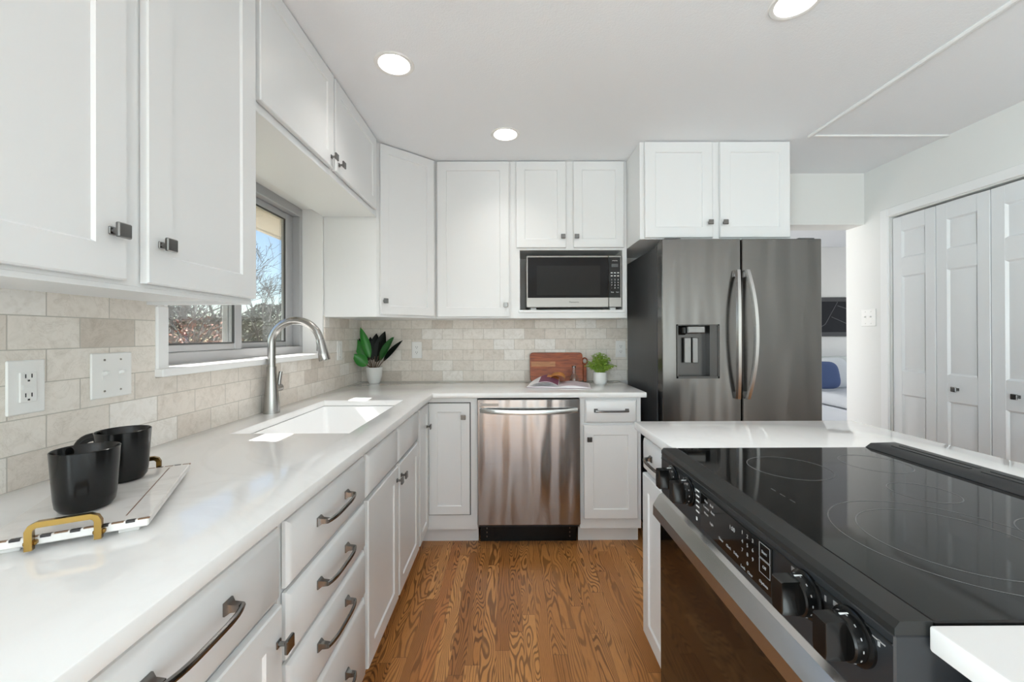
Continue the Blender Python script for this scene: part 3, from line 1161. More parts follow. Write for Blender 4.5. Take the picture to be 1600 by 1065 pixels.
# ------------------------------------------------------------------ microwave
mwv = thing('microwave', 'stainless microwave with black glass door in the wall cabinet niche', 'microwave', (.112, 2.716, 1.418))
WM, HM = .634, .362
MWST = brushed('microwave_steel', (.31, .295, .28), .40, (1, 1, 60))
b = MB(); b.box(.004, WM - .002, .016, .300, .022, HM - .002, .003); b.build('case', STEEL, mwv)
RX = Matrix.Rotation(pi / 2, 4, 'X')
b = mbm(MWST); b.box(0, WM - .088, -.010, .016, .018, HM, .004)
b.text('Panasonic', .0165, Matrix.Translation((WM * .5, -.0104, .053)) @ RX, DPRINT)
b.build('door', MWST, mwv)
b = MB(); b.box(.010, WM - .089, -.0125, -.010, .082, HM - .012); b.build('door_glass', mat('microwave_glass', (.006, .005, .005), .06, spec=.16), mwv)
b = MB(); b.box(.070, WM - .145, -.0135, -.0125, .100, HM - .068); b.build('window_mesh', mat('microwave_mesh', (.016, .015, .014), .12, spec=.16), mwv)
b = MB(); b.box(WM - .087, WM, -.010, .016, .018, HM, .004); cp = b.build('control_panel', MWST, mwv)
b = MB(); b.box(WM - .070, WM - .026, -.0135, -.0125, HM - .078, HM - .056); b.build('display', mat('lcd', (.075, .08, .08), .2), cp)
RX = Matrix.Rotation(pi / 2, 4, 'X')
b = mbm(BLACKG); b.box(WM - .086, WM - .010, -.0125, -.010, .082, HM - .012)
keys = ['1', '2', '3', '4', '5', '6', '7', '8', '9', '-', '0', '+']
for i, k in enumerate(keys):
    b.text(k, .014, Matrix.Translation((WM - .068 + (i % 3) * .021, -.0127, .200 - (i // 3) * .018)) @ RX, PRINT)
for i in range(6):
    x = WM - .068 + (i % 3) * .021; z = .246 - (i // 3) * .020
    b.box(x - .006, x + .006, -.0130, -.0125, z - .003, z + .003, m=PRINT)
b.text('Stop', .010, Matrix.Translation((WM - .064, -.0127, .118)) @ RX, PRINT)
b.text('Start', .010, Matrix.Translation((WM - .030, -.0127, .118)) @ RX, PRINT)
b.text('INVERTER', .008, Matrix.Translation((WM - .047, -.0127, HM - .036)) @ RX, PRINT)
b.build('keypad', BLACKG, cp)
for x in (.05, WM - .05):
    for y in (.05, .25):
        b = MB()
        b.box(x - .02, x + .02, y - .02, y + .02, .0005, .024, .003)
        b.build('foot', PLATE, mwv)

# ------------------------------------------------------------------ refrigerator
fr = thing('refrigerator', 'dark stainless side-by-side refrigerator with dispenser and two bowed handles', 'refrigerator', (.867, 2.317, 0))
FW, FH = .910, 1.797
b = MB(); b.box(.004, FW - .004, .095, .70, .03, FH - .022, .003); b.box(.01, FW - .01, .08, .095, .03, FH - .03)
b.build('case', CASE, fr)
sp = .452
b = MB()
# dispenser opening x .083..265, z 1.015..1.325 in the left door
dx0, dx1, dz0, dz1 = .083, .322, 1.005, 1.312
b.box(0, dx0, 0, .075, .04, FH, .004); b.box(dx1, sp - .004, 0, .075, .04, FH, .004)
b.box(dx0 - .004, dx1 + .004, 0, .075, .04, dz0); b.box(dx0 - .004, dx1 + .004, 0, .075, dz1, FH)
b.box(dx0, dx1, .07, .075, dz0, dz1)
dl_ = b.build('door', DARKST, fr)
b = MB(); b.box(sp + .004, FW, 0, .075, .04, FH, .004); dr_ = b.build('door', DARKST, fr)
b = MB()
t_ = .006
b.box(dx0, dx0 + t_, -.002, .068, dz0, dz1); b.box(dx1 - t_, dx1, -.002, .068, dz0, dz1)
b.box(dx0, dx1, -.002, .068, dz1 - t_, dz1); b.box(dx0, dx1, -.002, .068, dz0, dz0 + .012)
b.box(dx0 + t_, dx1 - t_, .056, .070, dz0, dz1)
b.box(dx1 - .05, dx1 - t_, .004, .056, dz0, dz1 - t_)
DISPM = mat('dispenser_metal', (.26, .255, .25), .42, metal=1)
dp = b.build('dispenser', mat('dispenser_grey', (.075, .072, .07), .25, metal=.8), dl_)
b = MB(); b.box(dx0 + .062, dx0 + .165, .002, .05, dz1 - .052, dz1 - .008, .006); b.build('nozzle', DISPM, dp)
b = MB(); b.box(dx0 + .055, dx0 + .095, .030, .04, dz0 + .085, dz1 - .075, .003); b.build('paddle', DISPM, dp); b = MB(); b.box(dx0 + .103, dx0 + .135, .030, .04, dz0 + .085, dz1 - .075, .003); b.build('paddle', DISPM, dp)
b = MB(); b.box(dx0 + .030, dx0 + .062, .004, .05, dz1 - .060, dz1 - .008, .01); b.build('spout', BLACKP, dp)


def fridge_handle(x, s, parent):
    b = MB()
    rings = []
    n = 30
    z0, z1 = .89, 1.618
    for i in range(n + 1):
        t = i / n * 2 - 1
        z = (z0 + z1) / 2 + t * (z1 - z0) / 2
        out = -.018 - .048 * (1 - abs(t) ** 2.2)
        xx = x + s * .022 * (t * t)
        wd = .015
        rings.append([(xx - wd, out + .004, z), (xx - wd * .55, out - .010, z), (xx + wd * .55, out - .010, z), (xx + wd, out + .004, z), (xx + wd * .6, out + .012, z), (xx - wd * .6, out + .012, z)])
    b.loops(rings, None, True, True)
    for z in (z0 + .02, z1 - .02):
        b.box(x + s * .02 - .011, x + s * .02 + .011, -.022, 0, z - .02, z + .02, .002)
    b.build('handle', HANDST, parent)


fridge_handle(sp - .052, 1, dl_)
fridge_handle(sp + .046, -1, dr_)
b = MB()
b.box(.02, .12, .02, .17, FH - .024, FH + .010, .006); b.build('hinge_cover', CASE, fr); b = MB(); b.box(FW - .12, FW - .02, .02, .17, FH - .024, FH + .010, .006)
b.build('hinge_cover', CASE, fr)
b = MB(); b.box(.01, FW - .01, .05, .095, 0, .04); b.box(.02, FW - .02, .095, .68, 0, .03)
b.build('base_grille', BLACKP, fr)

# ------------------------------------------------------------------ range (local = world offset; front faces -x)
rg = thing('range', 'black slide-in electric range with glass cooktop set into the island', 'range', (.452, .850, 0), 0)
y0, y1 = RY0 - .850 + .002, RY1 - .850 - .002
b = MB(); b.box(.045, .70, y0 + .004, y1 - .004, .06, .896); b.build('body', BLACKM, rg)
b = MB(); b.prism([(.0, .9085), (.006, .9165), (.045, .9165), (.045, .900), (.0, .900)], y0, y1, M=Matrix.Rotation(pi / 2, 4, 'X') @ Matrix.Scale(-1, 4, (0, 0, 1)))
b.build('front_lip', RANGEM, rg)


ct = mbm(BLACKG); ct.box(.046, .615, y0, y1, .897, .9165, .002)


def ring(cx, cy, r):
    n = 64
    ct.loops([[(cx + q * cos(2 * pi * i / n), cy + q * sin(2 * pi * i / n), z) for i in range(n)] for q, z in ((r - .0009, .9166), (r - .0009, .9169), (r + .0009, .9169), (r + .0009, .9166))], RING)


for cx, cy, r in ((.270, -.180, .118), (.270, -.180, .158), (.255, .185, .092), (.500, .215, .075), (.505, -.195, .092), (.430, .02, .058)):
    ring(cx, cy, r)
for i in range(3):
    ct.box(.120, .1215, -.03 + i * .03, -.014 + i * .03, .9165, .9168, m=RING)
gl = ct.build('cooktop', BLACKG, rg)
gl['label'] = 'black glass cooktop'
b = mbm(BLACKM)
b.prism([(.612, .900), (.612, .9175), (.628, .9290), (.700, .9310), (.716, .9200), (.716, .900)], y0, y1, M=Matrix.Rotation(pi / 2, 4, 'X') @ Matrix.Scale(-1, 4, (0, 0, 1)))
for k in range(2):
    for i in range(3):
        ya = y0 + .05 + i * .225
        b.box(.652 + k * .022, .660 + k * .022, ya, ya + .20, .9285, .9318, m=SLOT)
b.build('vent_trim', BLACKM, rg)
# control panel
b = mbm(BLACKM); b.box(0, .045, y0, y1, .786, .8995, .002)
for i in range(5):
    b.box(-.0006, 0, .126, .142, .877 - i * .0125, .8805 - i * .0125, m=PRINT)
b.box(-.0006, 0, .136, .142, .806, .814, m=PRINT)
PR2 = mat('grey_print', (.30, .30, .30), .5)
for y in (.275, .180, -.230, -.315):
    b.box(-.0006, 0, y + .028, y + .036, .876, .883, m=PR2)
    b.box(-.0006, 0, y - .036, y - .033, .872, .880, m=PR2)
b.box(-.0006, 0, -.358, -.335, .878, .8795, m=PR2)
cpn = b.build('control_panel', BLACKM, rg)
b = MB(); b.box(-.0015, 0, y0 + .002, y1 - .002, .886, .8885); b.build('groove', RANGEM, cpn)
MR = Matrix.Rotation(-pi / 2, 4, 'Z') @ RX


def rt(b, s, size, y, z, x=-.0032, m=PR2):
    b.text(s, size, Matrix.Translation((x, y, z)) @ MR, m, .0003)


b = mbm(BLACKG); b.box(-.003, 0, -.148, .112, .800, .884, .001)
for i, k in enumerate(['1', '2', '3', '4', '5', '6', '7', '8', '9', '', '0', '']):
    if k:
        rt(b, k, .010, -.060 - (i % 3) * .017, .872 - (i // 3) * .017)
for s, y, z in (('Bake', .085, .872), ('Broil', .060, .872), ('Convect', .085, .858), ('Roast', .055, .858), ('Warm', .085, .844), ('Light', .060, .832),
                ('Timer', .02, .818), ('Clock', -.010, .818), ('Delay', -.038, .818), ('Lock', -.062, .806), ('Clear', -.085, .806), ('Start', -.128, .868), ('Off', -.128, .842), ('Options', -.126, .812)):
    rt(b, s, .0075, y, z)
rt(b, '1:00', .012, -.024, .862)
for za, zb in ((.856, .882), (.829, .854)):
    for zz in (za, zb):
        b.box(-.0034, -.003, -.144, -.114, zz - .0004, zz + .0004, m=PR2)
    for yy in (-.144, -.114):
        b.box(-.0034, -.003, yy - .0004, yy + .0004, za, zb, m=PR2)
b.build('display_glass', BLACKG, cpn)


def rknob(y, z):
    Mk = Matrix.Translation((0, y, z)) @ Matrix.Rotation(-pi / 2, 4, 'Y')
    b = mbm(BLACKP)
    b.lathe([(.0345, 0), (.0345, .004), (.0315, .006)], n=40, M=Mk, cap1=True)
    b.lathe([(.0295, .005), (.0285, .019), (.0265, .021)], n=40, M=Mk, cap1=True)
    for a in range(-50, 230, 28):
        b.box(-.0006, .0006, -.0016, .0016, -.0003, .0003, M=Matrix.Translation((-.0125, y, z)) @ Matrix.Rotation(R(a), 4, 'X') @ Matrix.Translation((0, .0, .0292)), m=PR2)
    b.box(-.0195, -.008, y - .0012, y + .0012, z + .0283, z + .0296, m=PRINT)
    k = b.build('knob', BLACKP, cpn)
    b = MB()
    pr = [(-.0105, -.0260), (.0105, -.0260), (.0125, -.0175), (.0125, .0262), (-.0125, .0262), (-.0125, -.0175)]
    rings = []
    for x, q in ((-.019, 1), (-.044, .97), (-.0465, .90)):
        rings.append([(x, y + py * q, z + pz * q) for py, pz in pr])
    b.loops(rings, None, True, True)
    b.build('grip', BLACKP, k)


for ky in (1.125, 1.030, .622, .537):
    rknob(ky - .850, .8585)
# oven door
b = MB(); b.box(-.004, .045, y0 + .004, y1 - .004, .20, .772, .003); od = b.build('oven_door', BLACKM, rg)
b = MB(); b.box(-.0065, -.004, y0 + .008, y1 - .008, .215, .752); b.build('oven_glass', OVENG, od)
b = MB()
b.loops([[(x, y, z) for x, z in ((.002, .786), (-.008, .779), (-.0225, .7560), (-.0250, .7515), (-.0265, .7490), (-.0265, .7195), (-.0240, .717), (-.012, .720), (-.006, .742), (.002, .750))] for y in (y0 + .003, y1 - .003)], None, True, True)
b.build('handle', mat('range_handle_steel', (.50, .49, .48), .25, metal=1), od, smooth=8)
b = MB(); b.box(-.002, .045, y0 + .006, y1 - .006, .065, .193, .004); b.build('drawer', BLACKM, rg)
b = MB(); b.box(.05, .68, y0 + .02, y1 - .02, 0, .06); b.build('plinth', BLACKP, rg)

# ------------------------------------------------------------------ tray and mugs
ty = Vector((-.475, .880)); tx = Vector((.880, .475))
tray = thing('tray', 'white marble serving tray with inlaid edge and brass handles, holding black mugs', 'tray', (-.632, .718, CT), math.atan2(tx.y, tx.x))
TWd, TL = .205, .348
for x in (-TWd + .03, -.03):
    for y in (.03, TL - .03):
        b = MB()
        b.box(x - .014, x + .014, y - .014, y + .014, .0, .0102, .001)
        b.build('foot', MARBLE, tray)
b = mbm(MARBLE); b.box(-TWd, 0, 0, TL, .010, .024, .002)
n = 6
for i in range(n):
    q = TWd / n
    x = -TWd + .004 + i * q
    for ya, yb in ((-.0004, .0065), (TL - .0065, TL + .0004)):
        b.box(x, x + q * .36, ya, yb, .0205, .0244, m=STRIPEB)
        b.box(x + q * .46, x + q * .92, ya + .001, yb - .001, .0225, .0244, m=STRIPE)
b.box(-.038, -.036, .03, TL - .02, .0238, .0243, m=STRIPE)
b.build('board', MARBLE, tray)
for yy, s in ((-.0065, -1), (TL + .0065, 1)):
    b = MB()
    xa, xb = -.142, -.062
    pts = [(xa, yy, .006), (xa, yy, .036), (xa + .003, yy, .042), (xa + .009, yy, .045), (xb - .009, yy, .045), (xb - .003, yy, .042), (xb, yy, .036), (xb, yy, .006)]
    b.tube(pts, .0046, 4, flat=(1.0, 1.0), ref=(0, 1, 0))
    for x in (xa, xb):
        b.box(x - .008, x + .008, min(yy, yy - s * .010) - .001, max(yy, yy - s * .010) + .001, .012, .020, .002)
    b.build('handle', GOLD, tray)


def mug(label, x, y, ang):
    r = thing('mug', label, 'mug', (x, y, CT + .0244), ang, 'black mugs on the marble tray')
    b = MB()
    b.lathe([(.030, 0), (.035, .0015), (.0405, .010), (.0425, .025), (.0475, .106), (.0477, .109), (.0465, .110), (.0450, .108), (.0400, .028), (.035, .012), (.0, .010)], n=48)
    b.lathe([(.030, 0), (.0, .001)], n=48)
    bmesh.ops.remove_doubles(b.bm, verts=b.bm.verts, dist=.0001)
    b.build('cup', MUG, r)
    b = MB()
    pts = []
    for i in range(17):
        a = pi / 2 - i / 16 * pi
        pts.append((.043 + .040 * max(0, cos(a)) ** .7 * (1 if i < 9 else 1), 0, .062 + .036 * sin(a)))
    b.tube(pts, [.0085] + [.0075] * 15 + [.0085], 12, flat=(1.2, .75))
    b.build('handle', MUG, r)


mug('black mug at the front of the marble tray, nearer the viewer', -.786, .762, R(165))
mug('black mug at the back of the marble tray, close to the tile wall', -.856, .910, R(196))


# ------------------------------------------------------------------ plants and board on the back counter
def big_leaf(b, p, d, up, ln, wd, m, curl=.25, fold=.18):
    d = Vector(d).normalized(); up = Vector(up)
    side = d.cross(up).normalized(); up = side.cross(d).normalized()
    n = 9; rings = []
    for i in range(n + 1):
        t = i / n
        w_ = wd * (sin(pi * min(1, t * .97 + .03)) ** .75) * (1 - .35 * t) * .62 + .0006
        c = Vector(p) + d * (ln * t) - up * (curl * ln * t * t)
        rings.append([c - side * w_ + up * w_ * fold * 2, c - side * w_ * .5 + up * w_ * fold * .7, c, c + side * w_ * .5 + up * w_ * fold * .7, c + side * w_ + up * w_ * fold * 2])
    th = up * -.0008
    f0 = len(b.bm.faces)
    b.loops([[q for q in ring] + [q + th for q in ring[::-1]] for ring in rings], m, True, True)


pl = thing('potted_plant', 'dark-leaved plant in a white pot in the tiled back corner', 'plant', (-.978, 2.962, CT))
b = MB(); b.lathe([(.0, .0), (.036, .0), (.044, .010), (.054, .05), (.0575, .112), (.0545, .112), (.052, .098), (0, .097)], n=40); b.build('pot', POT, pl)
b = MB(); b.lathe([(.0, .0985), (.0518, .0985)], n=30); b.build('soil', SOIL, pl)
lv = [((-.140, -.02, .206), .125, .062, LEAF2, (.3, -1, .1)), ((-.105, .0, .19), .120, .060, LEAFD, (0, -1, .6)),
      ((-.079, -.03, .262), .150, .058, LEAF2, (.5, -1, .1)), ((-.112, -.08, .085), .120, .078, LEAF2, (.2, -1, .35)),
      ((.005, .01, .222), .150, .080, LEAFD, (0, -1, .1)), ((.062, .005, .236), .150, .080, LEAFD, (-.1, -1, .1)),
      ((.128, -.04, .200), .150, .064, LEAF, (-.6, -1, .2)), ((.178, .0, .180), .080, .042, LEAFD, (0, -1, .8)),
      ((-.155, -.03, .082), .070, .048, LEAFD, (0, -1, .8)), ((.105, .02, .20), .11, .06, LEAF, (-.4, -1, .2)),
      ((.035, .02, .15), .13, .06, LEAFD, (0, -1, .3)), ((-.04, .02, .20), .13, .06, LEAFD, (0, -1, .2))]
stems = MB(); fol = MB()
for (dx, dy, dz), ln, wd, m, upd in lv:
    base = Vector((dx * .12, dy * .12, .098))
    tip = Vector((dx, dy, dz + .115))
    d = (tip - base).normalized()
    st_ = base + (tip - base) * .30
    stems.tube([base, (base + st_) / 2 + Vector((0, 0, .006)), st_ + d * .02], [.0035, .003, .0022], 6)
    big_leaf(fol, st_, (tip - st_), upd, (tip - st_).length * 1.12, wd, m, .12)
stems.build('stem', STEM, pl)
fol.build('foliage', LEAF, pl, recalc=True)

pl = thing('potted_herb', 'bushy bright green herb in a small white pot near the refrigerator', 'plant', (.630, 2.842, CT))
b = MB(); b.lathe([(.0, .0), (.036, .0), (.041, .004), (.0475, .020), (.0480, .082), (.0450, .082), (.044, .070), (0, .069)], n=40); b.build('pot', POT, pl)
b = MB(); b.lathe([(.0, .0705), (.0438, .0705)], n=30); b.build('soil', SOIL, pl)
rr = random.Random(3)
stems = MB(); fol = MB()
for i in range(64):
    a = rr.uniform(0, 2 * pi); q = rr.random() ** .6
    tip = Vector((cos(a) * q * .098, sin(a) * q * .085, .215 - .100 * q * q + rr.uniform(-.022, .012)))
    base = Vector((cos(a) * q * .025, sin(a) * q * .025, .07))
    mid = (base + tip) / 2 + Vector((0, 0, .02))
    stems.tube([base, mid, tip], [.0012, .001, .0008], 4)
    for k in range(11):
        t = .35 + .65 * k / 10
        p = base * (1 - t) ** 2 + mid * 2 * t * (1 - t) + tip * t * t
        ph = rr.uniform(0, 2 * pi)
        big_leaf(fol, p, (cos(ph), sin(ph), rr.uniform(-.1, .7)), (0, 0, 1), rr.uniform(.016, .025), .0135, HERB, .3)
stems.build('stem', HERB, pl)
fol.build('foliage', HERB, pl)

# cutting board leaning on the tile
cbd = thing('cutting_board', 'reddish wood cutting board with rounded corners leaning on the tile', 'cutting board', (.150, 2.985, CT))
cbd.rotation_euler = (R(-12), 0, 0)
poly = [(p.x, p.y) for p in rrect(0, .386, 0, .212, .022, 0)]
b = MB(); b.prism(poly, 0, .018, M=Matrix.Rotation(pi / 2, 4, 'X') , bev=.002)
b.build('board', BOARD, cbd)
b = MB(); b.box(.008, .185, -.0188, -.0178, .108, .145); b.build('inlay', BOARD2, cbd)
# round-eyed spoon-like board handle behind
pdl = thing('wooden_paddle', 'narrow wooden paddle with a ring handle, right of the cutting board', 'kitchen utensil', (.548, 2.985, CT))
pdl.rotation_euler = (R(-12), R(2), 0)
b = MB()
b.box(-.012, .012, -.012, 0, 0, .128, .002); b.build('shaft', BOARD, pdl)
b = MB()
b.tube([(.019 * cos(2 * pi * i / 24), -.006, .150 + .022 * sin(2 * pi * i / 24)) for i in range(25)], .0052, 8, caps=False)
b.build('ring', BOARD, pdl)
# glass carafe
cf = thing('carafe', 'small clear glass carafe standing before the cutting board', 'carafe', (.455, 2.895, CT))
b = MB()
b.lathe([(0, .001), (.030, .001), (.033, .006), (.033, .030), (.026, .050), (.0135, .068), (.0125, .118), (.0155, .126), (.0135, .126), (.0105, .117), (.0115, .070), (.024, .048), (.0305, .030), (.0305, .008), (0, .005)], n=36)
b.build('bottle', CLEAR, cf)
b = MB(); b.lathe([(.0158, .112), (.0158, .118), (.0130, .118), (.0130, .112), (.0158, .112)], n=30); b.build('neck_band', NICKEL, cf)

# open magazine
mg = thing('magazine', 'open magazine with a plum and orange picture lying on the back counter', 'magazine', (.330, 2.735, CT + .0005), R(-9))
MGH, MGW = .125, .205


def page_z(t, y, lift, back):
    arch = sin(pi * min(1, t * 1.15) * .5) * (1 - t) * 2.1 + .3 * (1 - t)
    return lift * arch + back * (y + MGH) / (2 * MGH) * (1 - t) ** .6


def sheet(name, m, sgn, lift, back, t0, t1, ya, yb, th=.0016, base=None, dz=.0035):
    b = MB(); n = 14; rings = []
    for i in range(n + 1):
        t = t0 + (t1 - t0) * i / n
        za, zb = page_z(t, ya, lift, back) + dz, page_z(t, yb, lift, back) + dz
        rings.append([(sgn * t * MGW, ya, base if base is not None else za - th), (sgn * t * MGW, ya, za), (sgn * t * MGW, yb, zb), (sgn * t * MGW, yb, base if base is not None else zb - th)])
    b.loops(rings, None, True, True)
    return b.build(name, m, mg)


b = MB(); b.box(-.207, .207, -.127, .127, 0, .0012); b.build('cover', PLUM, mg)
sheet('page_block', PAPER, -1, .006, .004, 0, 1, -MGH, MGH, base=.0015)
for k, (lf, bk) in enumerate(((.016, .010), (.026, .018), (.036, .030))):
    sheet('page', PAPER, -1, lf, bk, 0, 1 - .03 * k, -MGH, MGH)
sheet('page_block', PAPER, 1, .012, .006, 0, 1, -MGH, MGH, base=.0015)
sheet('picture', PLUM, -1, .036, .030, .01, .62, -.118, .118, .0006, dz=.0043)
sheet('picture', ORANGE, -1, .036, .030, .01, .40, .030, .112, .0006, dz=.0050)
sheet('text_block', LILAC, 1, .012, .006, .05, .93, -.11, .11, .0005, dz=.0042)
# a curled page
b = MB(); n = 12; rings = []
for i in range(n + 1):
    a = i / n * pi * 1.1
    x = -.06 + .10 * (1 - cos(a)) * .5; z = .040 + .030 * sin(a)
    rings.append([(x, .0, z), (x, .118, z + .010), (x, .118, z + .0106), (x, .0, z + .0006)])
b.loops(rings, None, True, True); b.build('curled_page', ORANGE, mg)


# ------------------------------------------------------------------ recessed lights
def can(label, x, y):
    r = thing('recessed_light', label, 'ceiling light', (x, y, ZC), 0, 'recessed ceiling lights')
    b = MB(); b.lathe([(CR - .002, .004), (CR - .001, -.003), (.071, -.006), (.080, -.005), (.084, -.0005), (CR + .001, -.0005)], n=48); b.build('trim_ring', PLATE, r)
    b = MB(); b.lathe([(CR - .001, -.001), (.060, .055), (.055, .085)], n=48); b.build('baffle', PLATE, r)
    b = MB(); b.lathe([(.0, .083), (.056, .083)], n=48); b.build('diffuser', LAMP, r)


can('round recessed ceiling light nearest the window cabinets', *CANS[0])
can('round recessed ceiling light in the middle, nearest the back cabinets', *CANS[1])
can('round recessed ceiling light above the island, cut by the picture top', *CANS[2])

# ------------------------------------------------------------------ living room
sf = thing('sofa', 'pale grey sofa in the living room seen past the refrigerator', 'sofa', (4.2, 4.65, 0))
b = MB(); b.box(0, 2.6, .02, 1.7, .06, .30, .02); b.build('base', SOFA, sf)
b = MB(); b.box(0, 1.28, 0, 1.35, .31, .48, .05, seg=3); b.box(1.30, 2.6, 0, 1.35, .31, .48, .05, seg=3); b.build('seat_cushion', SOFA, sf)
b = MB(); b.box(0, 2.6, 1.55, 1.80, .30, .80, .05, seg=3); b.build('backrest', SOFA, sf)
b = MB(); b.box(.02, 1.0, 1.33, 1.58, .47, .92, .08, seg=3); b.build('back_cushion', SAGE, sf)
b = MB(); b.box(1.02, 2.5, 1.33, 1.58, .47, .92, .08, seg=3); b.build('back_cushion', SAGE, sf)
for x in (.08, 2.5):
    for y in (.1, 1.6):
        b = MB()
        b.box(x - .03, x + .03, y - .03, y + .03, 0, .06)
        b.build('foot', BLACKP, sf)


def cushion(name, label, x, y, z, w_, h, m, tilt, ry=0):
    b = MB(); n = 20; rings = []
    for i in range(n + 1):
        v = i / n * pi - pi / 2
        ring = []
        for k in range(28):
            a = 2 * pi * k / 28
            e = .55
            cx = math.copysign(abs(cos(a)) ** e, cos(a)); cz = math.copysign(abs(sin(a)) ** e, sin(a))
            s = cos(v) ** .5 if cos(v) > 1e-6 else 0
            ring.append((cx * w_ / 2 * s, sin(v) * .075, cz * h / 2 * s))
        rings.append(ring)
    b.loops(rings)
    bmesh.ops.remove_doubles(b.bm, verts=b.bm.verts, dist=.0005)
    o = b.build(name, m, None, 60)
    o.location = (x, y, z); o.rotation_euler = (R(tilt), R(ry), 0)
    return tag(o, label, 'cushion')


cushion('throw_pillow', 'ribbed blue cushion on the sofa next to the refrigerator edge', 4.32, 5.60, .690, .40, .38, BLUE, -14)
cushion('throw_pillow', 'pale off-white cushion behind the blue one on the sofa', 4.66, 5.86, .70, .42, .44, mat('pale_fabric', (.68, .71, .73), .9), -14)
pc = thing('framed_picture', 'dark framed line picture on the living room wall above the sofa', 'picture', (5.5, 6.6, 1.53))
b = MB()
for a in ((-.6, .6, .245, .315), (-.6, .6, -.315, -.245), (-.6, -.53, -.245, .245), (.53, .6, -.245, .245)):
    b.box(a[0], a[1], -.03, 0, a[2], a[3], .003)
b.build('frame', FRAME, pc)
b = mbm(ART); b.box(-.53, .53, -.015, 0, -.245, .245)
for (xa, za, xb, zb) in ((-.40, -.12, -.20, .24), (-.30, .00, -.05, -.11), (-.20, .18, .2, .05), (-.05, -.24, .1, .1), (-.53, -.2, -.40, -.12)):
    b.tube([(xa, -.016, za), (xb, -.016, zb)], .004, 4, ARTL)
b.build('print', ART, pc)

# ------------------------------------------------------------------ outdoors
b = MB(); b.box(-90, WL - .24, -60, 90, -.9, -.6)
struct(b.build('ground', GRASS), 'dry lawn outside')
b = MB(); b.box(-30, -14, -2, 15, -.61, -.585)
struct(b.build('ground_paving', PAVE), 'pale paving outside')


def branch(b, p, d, ln, r, depth, rnd, spread=.6, m=None, minr=.004, up=.1, tips=None):
    pts = [Vector(p)]; d = Vector(d).normalized(); rad = [r]
    n = 4
    for i in range(n):
        d = (d + Vector((rnd.uniform(-1, 1), rnd.uniform(-1, 1), rnd.uniform(-1, 1) + up)) * .16).normalized()
        pts.append(pts[-1] + d * ln / n)
        rad.append(r * (1 - .45 * (i + 1) / n))
    b.tube(pts, rad, 5 if depth > 1 else 4, m, caps=False)
    if depth == 0:
        if tips is not None:
            tips.append(pts[-1]); tips.append(pts[2])
        return
    k = rnd.choice((2, 3, 3))
    for i in range(k):
        q = pts[-1] if i == 0 else pts[rnd.choice((2, 3, 4))]
        nd_ = (d + Vector((rnd.uniform(-1, 1), rnd.uniform(-1, 1), rnd.uniform(-.6, 1))) * spread).normalized()
        branch(b, q, nd_, ln * rnd.uniform(.62, .82), max(minr, r * .55), depth - 1, rnd, spread, m, minr, up, tips)


def tree(name, label, cat, loc, h, r, seed, depth, m, lean=(0, 0, 1), spread=.6, leaves=None, group=None, stems=1):
    rnd = random.Random(seed)
    t = thing(name, label, cat, loc, 0, group)
    b = MB(); tips = []
    for s in range(stems):
        a = rnd.uniform(0, 2 * pi)
        L = Vector(lean) + (Vector((cos(a), sin(a), 0)) * .5 if stems > 1 else Vector((0, 0, 0)))
        branch(b, (0, 0, 0), L, h * .38, r, depth, rnd, spread, None, r * .06, .1, tips)
    b.build('branches', m, t)
    if leaves:
        lm, cnt, sz, zmax, rad = leaves
        f = MB()
        for i in range(cnt):
            a = rnd.uniform(0, 2 * pi); q = rnd.random() ** .5 * rad
            p = Vector((cos(a) * q, sin(a) * q, rnd.random() ** .8 * zmax * (1 - .5 * (q / rad) ** 2)))
            big_leaf(f, p, (rnd.uniform(-1, 1), rnd.uniform(-1, 1), rnd.uniform(-.3, 1)), (0, 0, 1), sz * rnd.uniform(.6, 1.3), sz * .4, lm, .2)
        f.build('foliage', lm, t)
    return t


def px(u, v, d):
    """a spot outdoors at sideways distance d"""
    return ((-d), d * FPX / (798.7 - u))


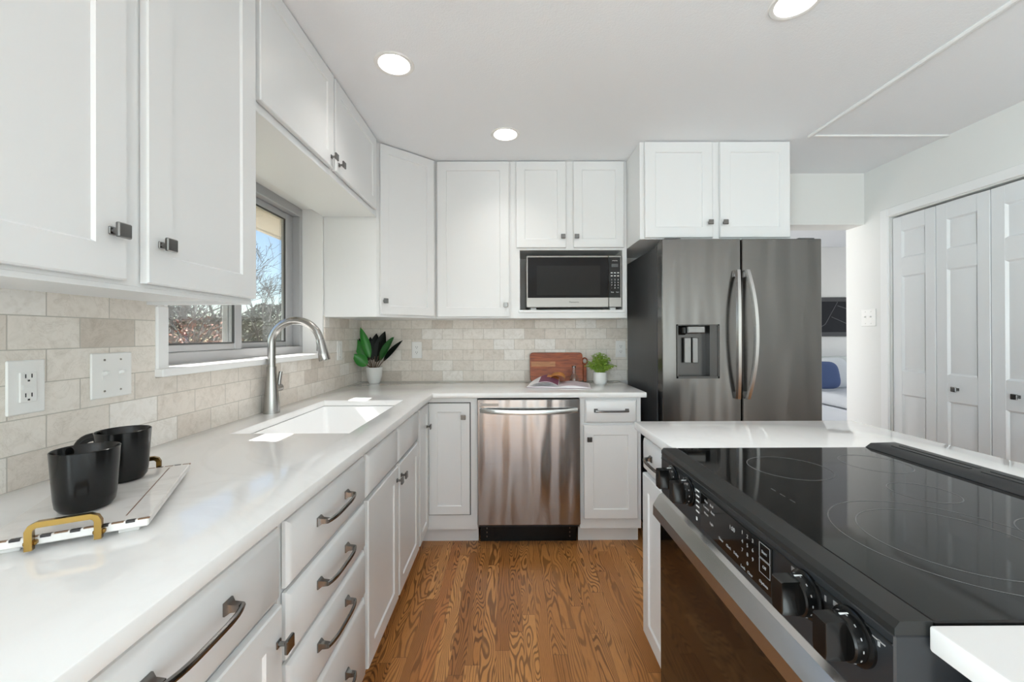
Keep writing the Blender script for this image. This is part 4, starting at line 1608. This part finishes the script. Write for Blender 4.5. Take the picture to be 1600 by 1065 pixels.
tree('bare_shrub', 'bare shrub with rust-brown leaves outside the left pane', 'shrub', (-5.1, 6.75, -.6), 3.4, .04, 11, 5, BARKG, spread=.6, leaves=(RUST, 3600, .09, 2.2, 1.05), stems=6)
tree('bare_tree', 'grey bare tree tangle behind the rust shrub outside the left pane', 'tree', (-11.5, 15.3, -.6), 5.6, .10, 5, 6, BARKG, spread=.8)
tree('bare_tree', 'second grey bare tree farther back outside the left pane', 'tree', (-18.5, 22.5, -.6), 8.0, .13, 15, 6, BARKG, spread=.8)
tree('bare_tree', 'large dark bare tree reaching in from the right of the right pane', 'tree', (-8.75, 17.1, -.6), 13.4, .20, 24, 5, BARK, spread=.6)
tree('bare_tree', 'distant small bare tree low against the sky in the right pane', 'tree', (-16, 26.5, -.6), 6.4, .10, 33, 5, BARK, spread=.55)


def bush(name, label, x, y, w_, d_, h, m, seed, cnt, sz):
    rnd = random.Random(seed)
    t = thing(name, label, 'shrub', (x, y, -.6))
    f = MB()
    for i in range(cnt):
        a = rnd.uniform(0, 2 * pi); q = rnd.random() ** .4
        z = h * rnd.random() ** .6
        k = (1 - (z / h) ** 3 * .6)
        p = Vector((cos(a) * q * w_ / 2 * k, sin(a) * q * d_ / 2 * k, z))
        big_leaf(f, p, (rnd.uniform(-1, 1), rnd.uniform(-1, 1), rnd.uniform(-.3, 1)), (0, 0, 1), sz * rnd.uniform(.6, 1.3), sz * .4, m, .2)
    f.build('foliage', m, t)
    b = MB(); b.tube([(0, 0, 0), (0, 0, h * .8)], [.08, .03], 8); b.build('trunk', BARK, t)


bush('hedge_shrub', 'olive hedge behind the faucet in the right pane', -6.0, 10.3, 3.0, 2.2, 2.15, HEDGE, 4, 5200, .12)
bush('hedge_shrub', 'dark evergreen bush at the left edge of the left pane', -8.2, 9.6, 1.6, 1.6, 3.2, EVERG, 8, 1500, .16)
bush('hedge_shrub', 'grey-brown thicket along the ground beyond the rust shrub', -26, 31, 12, 5, 4.0, BARKG, 12, 3000, .30)
bush('hedge_shrub', 'distant dark green tree clump on the skyline in the right pane', -21.5, 38, 9, 6, 4.6, EVERG, 9, 3000, .40)
bush('hedge_shrub', 'distant olive tree clump on the skyline behind the hedge', -34, 52, 16, 8, 4.4, HEDGE, 10, 3000, .55)
